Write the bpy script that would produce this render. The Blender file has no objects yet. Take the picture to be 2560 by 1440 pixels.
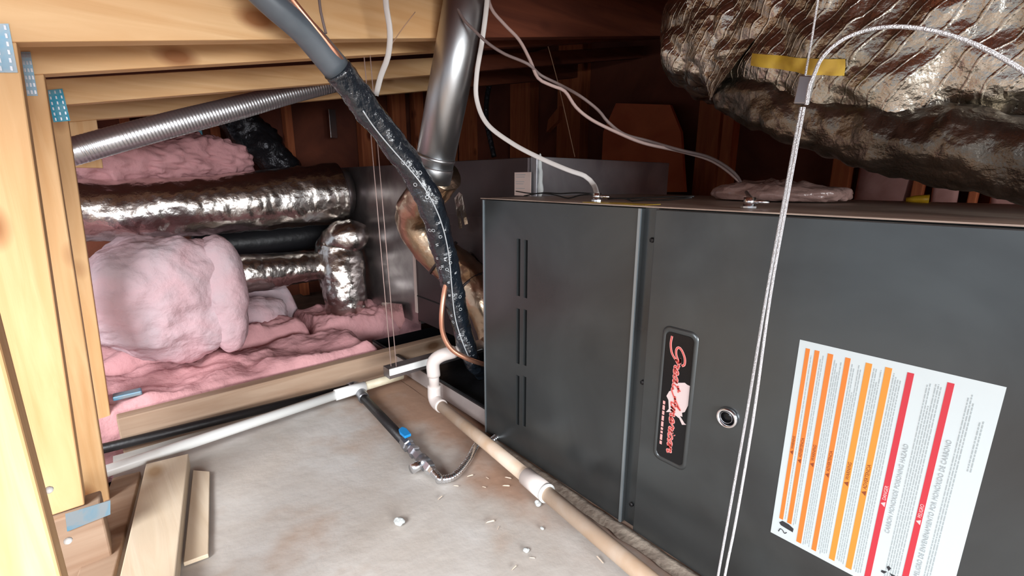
import bpy, bmesh, math, random
from mathutils import Vector, Matrix, noise
random.seed(7)
SC = bpy.context.scene
COL = SC.collection

# ---------------------------------------------------------------- camera
F = 1152.573                                   # focal length in pixels of a 2560 px wide frame
RM = Matrix(((0.65150852, 0.1742481, -0.73835916),
             (0.75863555, -0.14584667, 0.63498098),
             (0.00295701, -0.97384103, -0.22721115)))
EYE = Vector((0, 0, 0.66))
cd = bpy.data.cameras.new('camera'); cam = bpy.data.objects.new('camera', cd); COL.objects.link(cam)
right = RM @ Vector((1, 0, 0)); up = -(RM @ Vector((0, 1, 0))); back = -(RM @ Vector((0, 0, 1)))
m = Matrix((right, up, back)).transposed().to_4x4(); m.translation = EYE
cam.matrix_world = m
cd.sensor_width = 36; cd.lens = F / 2560 * 36; cd.clip_start = 0.02; cd.clip_end = 50
SC.camera = cam

# ---------------------------------------------------------------- world, light, exposure
w = bpy.data.worlds.new('world'); SC.world = w; w.use_nodes = True
w.node_tree.nodes['Background'].inputs[0].default_value = (0.80, 0.88, 1.0, 1)
w.node_tree.nodes['Background'].inputs[1].default_value = 0.5
def area(name, loc, target, sx, sy, power, col):
    l = bpy.data.lights.new(name, 'AREA'); l.shape = 'RECTANGLE'; l.size = sx; l.size_y = sy
    l.energy = power; l.color = col
    o = bpy.data.objects.new(name, l); COL.objects.link(o); o.location = loc
    o.rotation_euler = (Vector(target) - Vector(loc)).to_track_quat('-Z', 'Y').to_euler()
    return o
area('hatch_daylight', (0.25, -1.6, 1.45), (-1.05, 0.15, 0.0), 1.2, 0.9, 75, (0.93, 0.97, 1.0))
area('side_daylight', (1.95, -0.2, 0.85), (-1.2, 0.15, 0.5), 1.5, 0.8, 85, (0.95, 0.98, 1.0))
SC.view_settings.view_transform = 'Standard'; SC.view_settings.look = 'None'
SC.view_settings.gamma = 1; SC.view_settings.use_curve_mapping = False
SC.view_settings.exposure = 0.6

# ---------------------------------------------------------------- placing helpers
def ray(x, y): return RM @ Vector((x - 1280, y - 720, F))
def onz(x, y, z=0.0): r = ray(x, y); return EYE + r * ((z - EYE.z) / r.z)
def ony(x, y, Y): r = ray(x, y); return EYE + r * (Y / r.y)
def onx(x, y, X): r = ray(x, y); return EYE + r * (X / r.x)
def D(x, y, d): return EYE + ray(x, y) * (d / F)

# ---------------------------------------------------------------- materials
def mat(name, col, rough=0.6, metal=0.0, var=None, vscale=6.0, stretch=(1, 1, 1), bump=0.0, bscale=60.0,
        detail=4, lo=0.35, hi=0.65, spec=0.5, coat=0.0, btype='noise', alpha=None, var2=None, v2scale=20, rvar=0.0):
    mt = bpy.data.materials.new(name); mt.use_nodes = True
    nt = mt.node_tree; N = nt.nodes; L = nt.links; b = N['Principled BSDF']
    b.inputs['Roughness'].default_value = rough; b.inputs['Metallic'].default_value = metal
    b.inputs['Specular IOR Level'].default_value = spec
    if coat: b.inputs['Coat Weight'].default_value = coat; b.inputs['Coat Roughness'].default_value = 0.15
    tc = N.new('ShaderNodeTexCoord'); mp = N.new('ShaderNodeMapping'); L.new(tc.outputs['Object'], mp.inputs[0])
    mp.inputs['Scale'].default_value = stretch
    b.inputs['Base Color'].default_value = (*col, 1)
    last = None
    if var:
        n = N.new('ShaderNodeTexNoise'); n.inputs['Scale'].default_value = vscale; n.inputs['Detail'].default_value = detail
        n.inputs['Distortion'].default_value = 0.6
        L.new(mp.outputs[0], n.inputs['Vector'])
        r = N.new('ShaderNodeValToRGB'); r.color_ramp.elements[0].position = lo; r.color_ramp.elements[1].position = hi
        r.color_ramp.elements[0].color = (*col, 1); r.color_ramp.elements[1].color = (*var, 1)
        L.new(n.outputs['Fac'], r.inputs[0]); last = r.outputs[0]
        if var2:
            n2 = N.new('ShaderNodeTexNoise'); n2.inputs['Scale'].default_value = v2scale; n2.inputs['Detail'].default_value = 6
            L.new(tc.outputs['Object'], n2.inputs['Vector'])
            r2 = N.new('ShaderNodeValToRGB'); r2.color_ramp.elements[0].position = 0.56; r2.color_ramp.elements[1].position = 0.72
            L.new(n2.outputs['Fac'], r2.inputs[0])
            mx = N.new('ShaderNodeMix'); mx.data_type = 'RGBA'; L.new(r2.outputs[0], mx.inputs['Factor'])
            L.new(last, mx.inputs[6]); mx.inputs[7].default_value = (*var2, 1); last = mx.outputs[2]
        L.new(last, b.inputs['Base Color'])
        if rvar:
            mr = N.new('ShaderNodeMapRange'); mr.inputs[3].default_value = rough - rvar; mr.inputs[4].default_value = rough + rvar
            L.new(n.outputs['Fac'], mr.inputs[0]); L.new(mr.outputs[0], b.inputs['Roughness'])
    if bump:
        if btype == 'voronoi':
            bn = N.new('ShaderNodeTexVoronoi'); bn.inputs['Scale'].default_value = bscale; bo = bn.outputs['Distance']
        elif btype == 'wave':
            bn = N.new('ShaderNodeTexWave'); bn.inputs['Scale'].default_value = bscale; bn.inputs['Distortion'].default_value = 1.5; bo = bn.outputs['Fac']
        else:
            bn = N.new('ShaderNodeTexNoise'); bn.inputs['Scale'].default_value = bscale; bn.inputs['Detail'].default_value = 6; bo = bn.outputs['Fac']
        L.new(mp.outputs[0], bn.inputs['Vector'])
        bp = N.new('ShaderNodeBump'); bp.inputs['Strength'].default_value = bump; bp.inputs['Distance'].default_value = 0.01
        L.new(bo, bp.inputs['Height']); L.new(bp.outputs[0], b.inputs['Normal'])
    return mt

def wood(name, col, dark, knot, axis='y', rough=0.62):
    """planed lumber: grain stretched along one axis, a few round knots"""
    mt = bpy.data.materials.new(name); mt.use_nodes = True
    nt = mt.node_tree; N = nt.nodes; L = nt.links; b = N['Principled BSDF']; b.inputs['Roughness'].default_value = rough
    b.inputs['Specular IOR Level'].default_value = 0.3
    tc = N.new('ShaderNodeTexCoord'); mp = N.new('ShaderNodeMapping'); L.new(tc.outputs['Object'], mp.inputs[0])
    s = {'x': (1.2, 14, 14), 'y': (14, 1.2, 14), 'z': (14, 14, 1.2)}[axis]; mp.inputs['Scale'].default_value = s
    oi = N.new('ShaderNodeObjectInfo'); mu = N.new('ShaderNodeVectorMath'); mu.operation = 'SCALE'
    cb = N.new('ShaderNodeCombineXYZ')
    for k in range(3): L.new(oi.outputs['Random'], cb.inputs[k])
    L.new(cb.outputs[0], mu.inputs[0]); mu.inputs['Scale'].default_value = 17; L.new(mu.outputs[0], mp.inputs['Location'])
    n = N.new('ShaderNodeTexNoise'); n.inputs['Scale'].default_value = 2.2; n.inputs['Detail'].default_value = 5; n.inputs['Distortion'].default_value = 1.2
    L.new(mp.outputs[0], n.inputs['Vector'])
    r = N.new('ShaderNodeValToRGB'); r.color_ramp.elements[0].position = 0.3; r.color_ramp.elements[1].position = 0.72
    r.color_ramp.elements[0].color = (*dark, 1); r.color_ramp.elements[1].color = (*col, 1); L.new(n.outputs['Fac'], r.inputs[0])
    mp2 = N.new('ShaderNodeMapping'); L.new(tc.outputs['Object'], mp2.inputs[0]); L.new(mu.outputs[0], mp2.inputs['Location'])
    s2 = {'x': (5, 9, 9), 'y': (9, 5, 9), 'z': (9, 9, 5)}[axis]; mp2.inputs['Scale'].default_value = s2
    v = N.new('ShaderNodeTexVoronoi'); v.inputs['Scale'].default_value = 1.0; L.new(mp2.outputs[0], v.inputs['Vector'])
    r2 = N.new('ShaderNodeValToRGB'); r2.color_ramp.elements[0].position = 0.09; r2.color_ramp.elements[1].position = 0.22
    r2.color_ramp.elements[0].color = (1, 1, 1, 1); r2.color_ramp.elements[1].color = (0, 0, 0, 1); L.new(v.outputs['Distance'], r2.inputs[0])
    mx = N.new('ShaderNodeMix'); mx.data_type = 'RGBA'; L.new(r2.outputs[0], mx.inputs['Factor']); L.new(r.outputs[0], mx.inputs[6])
    mx.inputs[7].default_value = (*knot, 1); L.new(mx.outputs[2], b.inputs['Base Color'])
    bp = N.new('ShaderNodeBump'); bp.inputs['Strength'].default_value = 0.25; bp.inputs['Distance'].default_value = 0.004
    L.new(n.outputs['Fac'], bp.inputs['Height']); L.new(bp.outputs[0], b.inputs['Normal'])
    return mt

M = {}
for ax in 'xyz':
    M['pine_' + ax] = wood('fresh_pine_' + ax, (0.80, 0.52, 0.27), (0.66, 0.37, 0.16), (0.34, 0.14, 0.05), ax)
    M['redwood_' + ax] = wood('reddish_old_lumber_' + ax, (0.52, 0.16, 0.06), (0.34, 0.085, 0.035), (0.14, 0.03, 0.012), ax, 0.75)
M['shadewood'] = wood('shade_darkened_lumber', (0.17, 0.045, 0.02), (0.10, 0.025, 0.012), (0.05, 0.01, 0.005), 'y', 0.8)  # rafter wood with the shade beyond the vent pipe painted in
M['paleplank'] = wood('pale_planed_plank', (0.70, 0.58, 0.44), (0.60, 0.47, 0.33), (0.42, 0.28, 0.16), 'x')
M['graylumber'] = wood('weathered_joist', (0.44, 0.31, 0.22), (0.32, 0.2, 0.13), (0.16, 0.08, 0.04), 'y', 0.8)
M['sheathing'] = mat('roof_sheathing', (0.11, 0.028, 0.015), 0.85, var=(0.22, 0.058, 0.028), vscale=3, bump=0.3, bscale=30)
M['panelred'] = mat('red_brown_board', (0.75, 0.19, 0.07), 0.8, var=(0.60, 0.13, 0.05), vscale=5, bump=0.2, bscale=25)
M['dark'] = mat('dark_void', (0.012, 0.008, 0.007), 0.9)
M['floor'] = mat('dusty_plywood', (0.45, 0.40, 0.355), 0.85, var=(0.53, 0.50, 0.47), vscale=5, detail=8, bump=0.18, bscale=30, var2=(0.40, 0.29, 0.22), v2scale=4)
def furnace_shade(mt):
    # browner near the unit: furnace shade painted into the dusty plywood colour; ragged border
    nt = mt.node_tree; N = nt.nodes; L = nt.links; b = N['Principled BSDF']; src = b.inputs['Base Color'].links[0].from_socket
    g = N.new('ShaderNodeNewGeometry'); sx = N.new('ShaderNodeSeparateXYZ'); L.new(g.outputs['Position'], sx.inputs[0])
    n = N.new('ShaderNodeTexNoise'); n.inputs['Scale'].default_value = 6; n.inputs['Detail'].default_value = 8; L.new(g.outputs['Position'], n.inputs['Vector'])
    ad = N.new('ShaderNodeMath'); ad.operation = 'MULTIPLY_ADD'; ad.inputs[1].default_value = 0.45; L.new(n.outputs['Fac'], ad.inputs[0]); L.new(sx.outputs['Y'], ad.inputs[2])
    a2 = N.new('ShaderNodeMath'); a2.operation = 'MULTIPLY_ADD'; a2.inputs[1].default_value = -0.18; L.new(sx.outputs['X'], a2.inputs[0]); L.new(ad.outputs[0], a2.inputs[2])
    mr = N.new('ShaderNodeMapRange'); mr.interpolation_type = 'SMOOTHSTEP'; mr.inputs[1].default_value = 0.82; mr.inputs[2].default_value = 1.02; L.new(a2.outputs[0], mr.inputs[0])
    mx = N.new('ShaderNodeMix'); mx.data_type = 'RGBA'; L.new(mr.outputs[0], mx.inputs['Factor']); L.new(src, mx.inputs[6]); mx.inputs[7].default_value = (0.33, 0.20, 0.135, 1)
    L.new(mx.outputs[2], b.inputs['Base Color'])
furnace_shade(M['floor'])
M['lower'] = mat('old_ceiling_board', (0.20, 0.13, 0.09), 0.9, var=(0.3, 0.2, 0.14), vscale=8, bump=0.3, bscale=30)
M['pansteel'] = mat('pale_pan_steel', (0.46, 0.40, 0.38), 0.5, 0.25, var=(0.36, 0.31, 0.30), vscale=8)
M['steel'] = mat('charcoal_painted_steel', (0.062, 0.065, 0.067), 0.30, 0.7, var=(0.095, 0.105, 0.108), vscale=3.5, detail=6, rvar=0.08)
M['steeltop'] = mat('brown_cabinet_top', (0.28, 0.19, 0.15), 0.5, 0.2, var=(0.42, 0.33, 0.27), vscale=9, stretch=(1, 5, 1), detail=8)  # top panel lighter and browner than the cabinet sides
M['steeledge'] = mat('steel_edge_highlight', (0.33, 0.38, 0.41), 0.35, 0.8)
M['black'] = mat('black_slot', (0.004, 0.004, 0.004), 0.8)
M['blackgloss'] = mat('glossy_black_plate', (0.006, 0.006, 0.007), 0.25, spec=0.3)
M['galv'] = mat('galvanised_sheet', (0.28, 0.25, 0.25), 0.30, 0.9, var=(0.38, 0.35, 0.35), vscale=14, bump=0.08, bscale=14)
M['galvpale'] = mat('pale_galvanised_side', (0.42, 0.42, 0.44), 0.42, 0.75, var=(0.30, 0.30, 0.32), vscale=8, bump=0.1, bscale=20)
M['coil'] = mat('dark_plum_painted_steel', (0.045, 0.032, 0.033), 0.38, 0.4, var=(0.07, 0.05, 0.052), vscale=4)
M['vent'] = mat('spun_vent_pipe_metal', (0.58, 0.59, 0.60), 0.38, 1.0, var=(0.45, 0.46, 0.47), vscale=9, stretch=(1, 1, 0.15), bump=0.03, bscale=60)
M['foil'] = mat('crinkled_foil', (0.76, 0.73, 0.70), 0.24, 1.0, var=(0.62, 0.58, 0.54), vscale=9, bump=0.7, bscale=17)
M['goldfoil'] = mat('warm_foil_jacket', (0.66, 0.50, 0.36), 0.3, 1.0, var=(0.5, 0.36, 0.25), vscale=9, bump=0.4, bscale=26)
M['bigfoil'] = mat('scrim_reinforced_foil', (0.58, 0.54, 0.47), 0.26, 1.0, var=(0.40, 0.38, 0.32), vscale=7, bump=1.0, bscale=30, rvar=0.08)
def scrim(mt, scale):
    nt = mt.node_tree; N = nt.nodes; L = nt.links; b = N['Principled BSDF']; old = b.inputs['Normal'].links[0].from_node
    tc = N.new('ShaderNodeTexCoord'); wv = N.new('ShaderNodeTexWave'); wv.bands_direction = 'DIAGONAL'; wv.inputs['Scale'].default_value = scale; wv.inputs['Distortion'].default_value = 0.8
    mq = N.new('ShaderNodeMapping'); mq.inputs['Scale'].default_value = (-1, 1, 1); L.new(tc.outputs['Object'], mq.inputs[0]); L.new(mq.outputs[0], wv.inputs['Vector']); rp = N.new('ShaderNodeValToRGB'); rp.color_ramp.elements[0].position = 0.88; rp.color_ramp.elements[1].position = 1.0
    L.new(wv.outputs['Fac'], rp.inputs[0]); bp = N.new('ShaderNodeBump'); bp.inputs['Strength'].default_value = 0.6; bp.inputs['Distance'].default_value = 0.0015
    L.new(rp.outputs[0], bp.inputs['Height']); L.new(old.outputs[0], bp.inputs['Normal']); L.new(bp.outputs[0], b.inputs['Normal'])
scrim(M['bigfoil'], 26)
M['blackfoil'] = mat('black_foil_wrap', (0.03, 0.03, 0.035), 0.22, 0.6, bump=0.9, bscale=40)
M['darkfoil'] = mat('dark_tarnished_foil', (0.20, 0.17, 0.135), 0.3, 0.95, var=(0.06, 0.055, 0.05), vscale=5, bump=1.0, bscale=26)
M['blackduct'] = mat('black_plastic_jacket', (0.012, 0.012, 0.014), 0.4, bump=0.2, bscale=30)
M['flex'] = mat('bare_flex_aluminium', (0.74, 0.75, 0.78), 0.33, 0.92)
M['tape'] = mat('glossy_black_tape', (0.012, 0.017, 0.024), 0.10, 0.0, spec=0.9, bump=1.0, bscale=20, coat=0.4)
[n_ for n_ in M['tape'].node_tree.nodes if n_.type == 'BUMP'][0].inputs['Distance'].default_value = 0.022
M['tapeprint'] = mat('silver_tape_print', (0.55, 0.58, 0.6), 0.4, 0.2)
M['sleeve'] = mat('grey_foam_sleeve', (0.085, 0.105, 0.125), 0.38, 0.0, var=(0.11, 0.13, 0.15), vscale=20, spec=0.6)
M['copper'] = mat('copper_tube', (0.85, 0.42, 0.28), 0.3, 0.85)
M['pink'] = mat('pink_fibreglass', (0.64, 0.42, 0.45), 0.95, var=(0.55, 0.44, 0.47), vscale=7, detail=8, bump=0.9, bscale=28, spec=0.1)
M['pinkdeep'] = mat('deep_pink_fibreglass', (0.68, 0.36, 0.37), 0.95, var=(0.57, 0.29, 0.30), vscale=7, detail=8, bump=0.9, bscale=26, spec=0.1)
M['pvc'] = mat('white_pvc', (0.90, 0.91, 0.89), 0.35)
M['pvcold'] = mat('yellowed_pvc', (0.72, 0.66, 0.50), 0.45, var=(0.6, 0.52, 0.38), vscale=25)
M['pvctan'] = mat('dusty_tan_pvc', (0.46, 0.31, 0.20), 0.6, var=(0.56, 0.45, 0.36), vscale=12, detail=6)
M['pvcpink'] = mat('dusty_pvc_trap', (0.70, 0.62, 0.58), 0.45)
M['blackiron'] = mat('black_iron_pipe', (0.016, 0.014, 0.015), 0.45, 0.2, bump=0.1, bscale=90)
M['greyiron'] = mat('galvanised_fitting', (0.32, 0.32, 0.34), 0.35, 0.9)
M['brightsteel'] = mat('bright_steel', (0.8, 0.82, 0.85), 0.2, 1.0)
M['blue'] = mat('blue_lever', (0.01, 0.25, 0.62), 0.35)
M['plate'] = mat('truss_plate_steel', (0.30, 0.36, 0.40), 0.5, 0.5, var=(0.12, 0.34, 0.50), vscale=22, lo=0.45, hi=0.6)
M['plateblue'] = mat('blue_inked_truss_plate', (0.03, 0.26, 0.38), 0.5, 0.4, var=(0.18, 0.36, 0.42), vscale=30, lo=0.45, hi=0.6)
M['paper'] = mat('white_label_paper', (0.50, 0.55, 0.56), 0.5)
M['ink'] = mat('grey_label_print', (0.31, 0.35, 0.36), 0.6)
M['inkmid'] = mat('grey_heading_print', (0.30, 0.33, 0.34), 0.6)
M['inkblack'] = mat('black_label_print', (0.02, 0.02, 0.025), 0.6)
M['orange'] = mat('orange_band', (0.60, 0.17, 0.025), 0.5)
M['amber'] = mat('amber_band', (0.60, 0.23, 0.03), 0.5)
M['inkbrown'] = mat('dark_print_on_orange', (0.22, 0.045, 0.01), 0.6)
M['red'] = mat('red_band', (0.48, 0.025, 0.04), 0.5)
M['inkpink'] = mat('white_print_on_red', (0.80, 0.45, 0.45), 0.6)
M['scriptred'] = mat('script_red', (0.55, 0.06, 0.05), 0.35)
M['scriptpink'] = mat('script_pink_outline', (0.72, 0.34, 0.32), 0.35)
M['film'] = mat('torn_white_film', (0.62, 0.50, 0.49), 0.5)
M['wirewhite'] = mat('white_cable_jacket', (0.62, 0.58, 0.55), 0.5)
M['wirepink'] = mat('dusty_cable_jacket', (0.42, 0.30, 0.27), 0.6)
M['wiregrey'] = mat('grey_cable_jacket', (0.18, 0.13, 0.12), 0.6)
M['string'] = mat('tan_string', (0.45, 0.27, 0.17), 0.7)
M['wireblack'] = mat('black_wire', (0.01, 0.01, 0.01), 0.4)
M['cable'] = mat('galvanised_wire_rope', (0.86, 0.87, 0.9), 0.3, 0.7, bump=0.6, bscale=900)
M['yellow'] = mat('yellow_plastic', (0.70, 0.40, 0.02), 0.4)
M['yellowtag'] = mat('yellow_sticker', (0.62, 0.42, 0.04), 0.4, var=(0.45, 0.28, 0.04), vscale=30)
M['bag'] = mat('crumpled_clear_bag', (0.38, 0.24, 0.21), 0.25, bump=0.8, bscale=30, spec=0.8)
M['tagpaper'] = mat('beige_tag', (0.60, 0.47, 0.42), 0.6)
M['chip'] = mat('pale_wood_splinter', (0.52, 0.42, 0.33), 0.7)
M['plaster'] = mat('pale_plaster_lump', (0.52, 0.54, 0.53), 0.9, bump=0.4, bscale=60)
M['dust'] = mat('tan_dust', (0.44, 0.37, 0.30), 0.95, var=(0.26, 0.21, 0.17), vscale=25, detail=8, bump=0.4, bscale=60)
M['battwall'] = mat('faced_insulation', (0.32, 0.12, 0.10), 0.8, var=(0.55, 0.30, 0.27), vscale=6, detail=6, bump=0.5, bscale=14)

# ---------------------------------------------------------------- object helpers
WORLD = {}
def tag(o, label=None, cat=None, group=None, kind=None):
    if label: o['label'] = label
    if cat: o['category'] = cat
    if group: o['group'] = group
    if kind: o['kind'] = kind
    return o
def mk(name, verts, faces, mt, parent=None, smooth=False, kind=None, label=None, mats=None, fm=None):
    vs = [Vector(v) for v in verts]
    lo = Vector((min(v.x for v in vs), min(v.y for v in vs), min(v.z for v in vs)))
    hi = Vector((max(v.x for v in vs), max(v.y for v in vs), max(v.z for v in vs)))
    c = Vector(((lo.x + hi.x) / 2, (lo.y + hi.y) / 2, lo.z))
    me = bpy.data.meshes.new(name); me.from_pydata([v - c for v in vs], [], faces); me.update()
    me.materials.append(mt)
    for x in (mats or []): me.materials.append(x)
    if fm:
        for p, k in zip(me.polygons, fm): p.material_index = k
    if smooth: me.polygons.foreach_set('use_smooth', [True] * len(me.polygons))
    bm = bmesh.new(); bm.from_mesh(me); bmesh.ops.recalc_face_normals(bm, faces=bm.faces); bm.to_mesh(me); bm.free()
    o = bpy.data.objects.new(name, me); COL.objects.link(o)
    WORLD[o.name] = c
    if parent: o.parent = parent; o.location = c - WORLD[parent.name]
    else: o.location = c
    if kind: o['kind'] = kind
    if label: o['label'] = label
    return o
def thing(name, loc, label, cat, group=None):
    o = bpy.data.objects.new(name, None); COL.objects.link(o); o.location = loc; o.empty_display_size = 0.05
    WORLD[o.name] = Vector(loc); tag(o, label, cat, group); return o
def bevel(o, wd=0.002, seg=2):
    b = o.modifiers.new('bevel', 'BEVEL'); b.width = wd; b.segments = seg; b.limit_method = 'ANGLE'; b.angle_limit = math.radians(40)
    return o
BF = [(0, 1, 2, 3), (7, 6, 5, 4), (0, 4, 5, 1), (1, 5, 6, 2), (2, 6, 7, 3), (3, 7, 4, 0)]
def boxv(x0, x1, y0, y1, z0, z1):
    return [(x0, y0, z0), (x1, y0, z0), (x1, y1, z0), (x0, y1, z0), (x0, y0, z1), (x1, y0, z1), (x1, y1, z1), (x0, y1, z1)]
def box(name, x0, x1, y0, y1, z0, z1, mt, parent=None, bv=0.0, **k):
    o = mk(name, boxv(x0, x1, y0, y1, z0, z1), BF, mt, parent, **k)
    if bv: bevel(o, bv)
    return o
def prism(name, quad, off, mt, parent=None, bv=0.0, **k):
    """polygon extruded by a vector"""
    n = len(quad); off = Vector(off)
    v = [Vector(q) for q in quad] + [Vector(q) + off for q in quad]
    f = [tuple(range(n)), tuple(reversed(range(n, 2 * n)))] + [(i, (i + 1) % n, n + (i + 1) % n, n + i) for i in range(n)]
    o = mk(name, v, f, mt, parent, **k)
    if bv: bevel(o, bv)
    return o
def smooth_path(pts, rad, step):
    """Catmull-Rom through the points, resampled about every step"""
    P = [Vector(p) for p in pts]; n = len(P)
    if not isinstance(rad, (list, tuple)): rad = [rad] * n
    out = []; ro = []
    for i in range(n - 1):
        a = P[max(i - 1, 0)]; b = P[i]; c = P[i + 1]; d = P[min(i + 2, n - 1)]
        if i == 0: a = b * 2 - c
        if i == n - 2: d = c * 2 - b
        k = max(1, int((c - b).length / step))
        for j in range(k):
            t = j / k; t2 = t * t; t3 = t2 * t
            out.append(0.5 * ((2 * b) + (c - a) * t + (2 * a - 5 * b + 4 * c - d) * t2 + (3 * b - a - 3 * c + d) * t3))
            ro.append(rad[i] + (rad[i + 1] - rad[i]) * t)
    out.append(P[-1]); ro.append(rad[-1])
    return out, ro
def tube_geo(pts, rad, seg=12, step=0.02, ripple=0, ripw=0.02, crumple=0, cfreq=12, flat=1.0, flatdir=None, caps=True, raw=False, seed=0):
    if raw: P = [Vector(p) for p in pts]; Rr = rad if isinstance(rad, (list, tuple)) else [rad] * len(P)
    else: P, Rr = smooth_path(pts, rad, step)
    n = len(P); T = []
    for i in range(n): T.append((P[min(i + 1, n - 1)] - P[max(i - 1, 0)]).normalized())
    u = T[0].orthogonal().normalized() if flatdir is None else (Vector(flatdir) - T[0] * Vector(flatdir).dot(T[0])).normalized()
    V = []; Fc = []; s = 0
    for i in range(n):
        if i: s += (P[i] - P[i - 1]).length
        u = (u - T[i] * u.dot(T[i])).normalized(); v = T[i].cross(u)
        r0 = Rr[i] + (ripple * math.sin(s / ripw * 2 * math.pi) if ripple else 0)
        for j in range(seg):
            a = 2 * math.pi * j / seg
            d = u * math.cos(a) + v * math.sin(a) * flat
            r = r0
            if crumple:
                q = P[i] + d * r0 + Vector((seed, 0, 0))
                r += crumple * (noise.noise(q * cfreq) + 0.5 * abs(noise.noise(q * cfreq * 2.3)) * 1.6 - 0.3)
            V.append(P[i] + d * r)
    for i in range(n - 1):
        for j in range(seg):
            k = (j + 1) % seg
            Fc.append((i * seg + j, i * seg + k, (i + 1) * seg + k, (i + 1) * seg + j))
    if caps:
        Fc.append(tuple(range(seg))); Fc.append(tuple(reversed(range((n - 1) * seg, n * seg))))
    return V, Fc
def tube(name, pts, rad, mt, parent=None, smooth=True, **k):
    kw = {q: k.pop(q) for q in ('kind', 'label') if q in k}
    V, Fc = tube_geo(pts, rad, **k)
    return mk(name, V, Fc, mt, parent, smooth, **kw)
def blob(name, c, r, mt, parent=None, lump=0.03, freq=6, nu=48, nv=32, power=2.0, seed=0, fine=0.0, squash=None):
    V = []; Fc = []; c = Vector(c)
    for i in range(nv + 1):
        th = math.pi * i / nv
        for j in range(nu):
            ph = 2 * math.pi * j / nu
            d = Vector((math.sin(th) * math.cos(ph), math.sin(th) * math.sin(ph), math.cos(th)))
            sc_ = (abs(d.x) ** power + abs(d.y) ** power + abs(d.z) ** power) ** (-1 / power)
            p = Vector((d.x * sc_ * r[0], d.y * sc_ * r[1], d.z * sc_ * r[2]))
            q = (c + p + Vector((seed * 3.1, 0, 0)))
            k = noise.noise(q * freq) * lump + noise.noise(q * freq * 2.7) * lump * 0.45 + abs(noise.noise(q * freq * 6)) * fine
            p += d * k
            if squash: p = squash(p)
            V.append(c + p)
    for i in range(nv):
        for j in range(nu):
            k = (j + 1) % nu
            Fc.append((i * nu + j, (i + 1) * nu + j, (i + 1) * nu + k, i * nu + k))
    return mk(name, V, Fc, mt, parent, True)
def ribbon_geo(pts, wd, nrm, off, step=0.0006):
    """flat stroke of width wd in the plane with normal nrm"""
    P, _ = smooth_path(pts, 1, step); V = []; Fc = []; n = len(P)
    nrm = Vector(nrm)
    for i in range(n):
        t = (P[min(i + 1, n - 1)] - P[max(i - 1, 0)]).normalized(); s = t.cross(nrm).normalized()
        V += [P[i] + s * wd / 2 + nrm * off, P[i] - s * wd / 2 + nrm * off]
    for i in range(n - 1): Fc.append((2 * i, 2 * i + 1, 2 * i + 3, 2 * i + 2))
    return V, Fc
def join(parts):
    V = []; Fc = []
    for v, f in parts:
        b = len(V); V += [Vector(x) for x in v]; Fc += [tuple(i + b for i in q) for q in f]
    return V, Fc
def lettering(name, body, size, origin, dr, upv, mt, parent, align='LEFT', shear=0.0, sx=1.0, bold=0.0):
    cu = bpy.data.curves.new(name, 'FONT'); cu.body = body; cu.size = size; cu.align_x = align; cu.shear = shear; cu.offset = bold
    cu.extrude = 0.0001; cu.resolution_u = 3
    t = bpy.data.objects.new(name + '_tmp', cu); COL.objects.link(t)
    dg = bpy.context.evaluated_depsgraph_get(); me = bpy.data.meshes.new_from_object(t.evaluated_get(dg))
    dr = Vector(dr); upv = Vector(upv); nz = dr.cross(upv); o0 = Vector(origin)
    vs = [o0 + dr * v.co.x * sx + upv * v.co.y + nz * v.co.z for v in me.vertices]; fs = [tuple(p.vertices) for p in me.polygons]
    COL.objects.unlink(t); bpy.data.objects.remove(t); bpy.data.meshes.remove(me)
    return mk(name, vs, fs, mt, parent)

# ================================================================ THE SETTING
# dusty deck: large plywood sheets
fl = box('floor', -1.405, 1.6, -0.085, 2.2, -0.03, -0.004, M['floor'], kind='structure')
def deck_sheet(x0, x1, y0, y1):
    nx = max(2, int((x1 - x0) / 0.035)); ny = max(2, int((y1 - y0) / 0.035)); V = []; Fc = []
    for j in range(ny + 1):
        for i in range(nx + 1):
            x = x0 + (x1 - x0) * i / nx; y = y0 + (y1 - y0) * j / ny
            V.append((x, y, -0.0015 + 0.0022 * noise.noise(Vector((x * 9, y * 9, 0))) - 0.0012))
    for j in range(ny):
        for i in range(nx):
            a = j * (nx + 1) + i; Fc.append((a, a + 1, a + nx + 2, a + nx + 1))
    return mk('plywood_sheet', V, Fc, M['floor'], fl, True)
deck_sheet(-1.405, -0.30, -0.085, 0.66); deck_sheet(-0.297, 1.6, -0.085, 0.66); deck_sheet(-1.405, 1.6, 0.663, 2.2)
box('trim_1', -1.6, 1.6, -1.2, -0.088, -0.14, -0.11, M['lower'], kind='structure')
box('trim_2', -3.3, -1.44, -1.2, 2.2, -0.14, -0.11, M['lower'], kind='structure')
# roof deck, sloping up to the back
SL = 0.2
def roofz(y): return 0.855 + SL * y
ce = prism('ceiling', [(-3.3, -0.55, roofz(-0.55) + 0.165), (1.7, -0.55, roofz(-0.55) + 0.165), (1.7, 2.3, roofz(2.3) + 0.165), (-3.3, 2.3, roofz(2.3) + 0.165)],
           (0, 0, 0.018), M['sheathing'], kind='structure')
for xr in (-0.18, 0.3, 0.75, 1.2):  # rafters out of view, added to block light reaching the truss rafters
    prism('rafter', [(xr, 0.1, roofz(0.1)), (xr, 2.15, roofz(2.15)), (xr, 2.15, roofz(2.15) + 0.16), (xr, 0.1, roofz(0.1) + 0.16)], (-0.038, 0, 0), M['redwood_y'], ce)  # added light blocker, out of view
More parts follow.
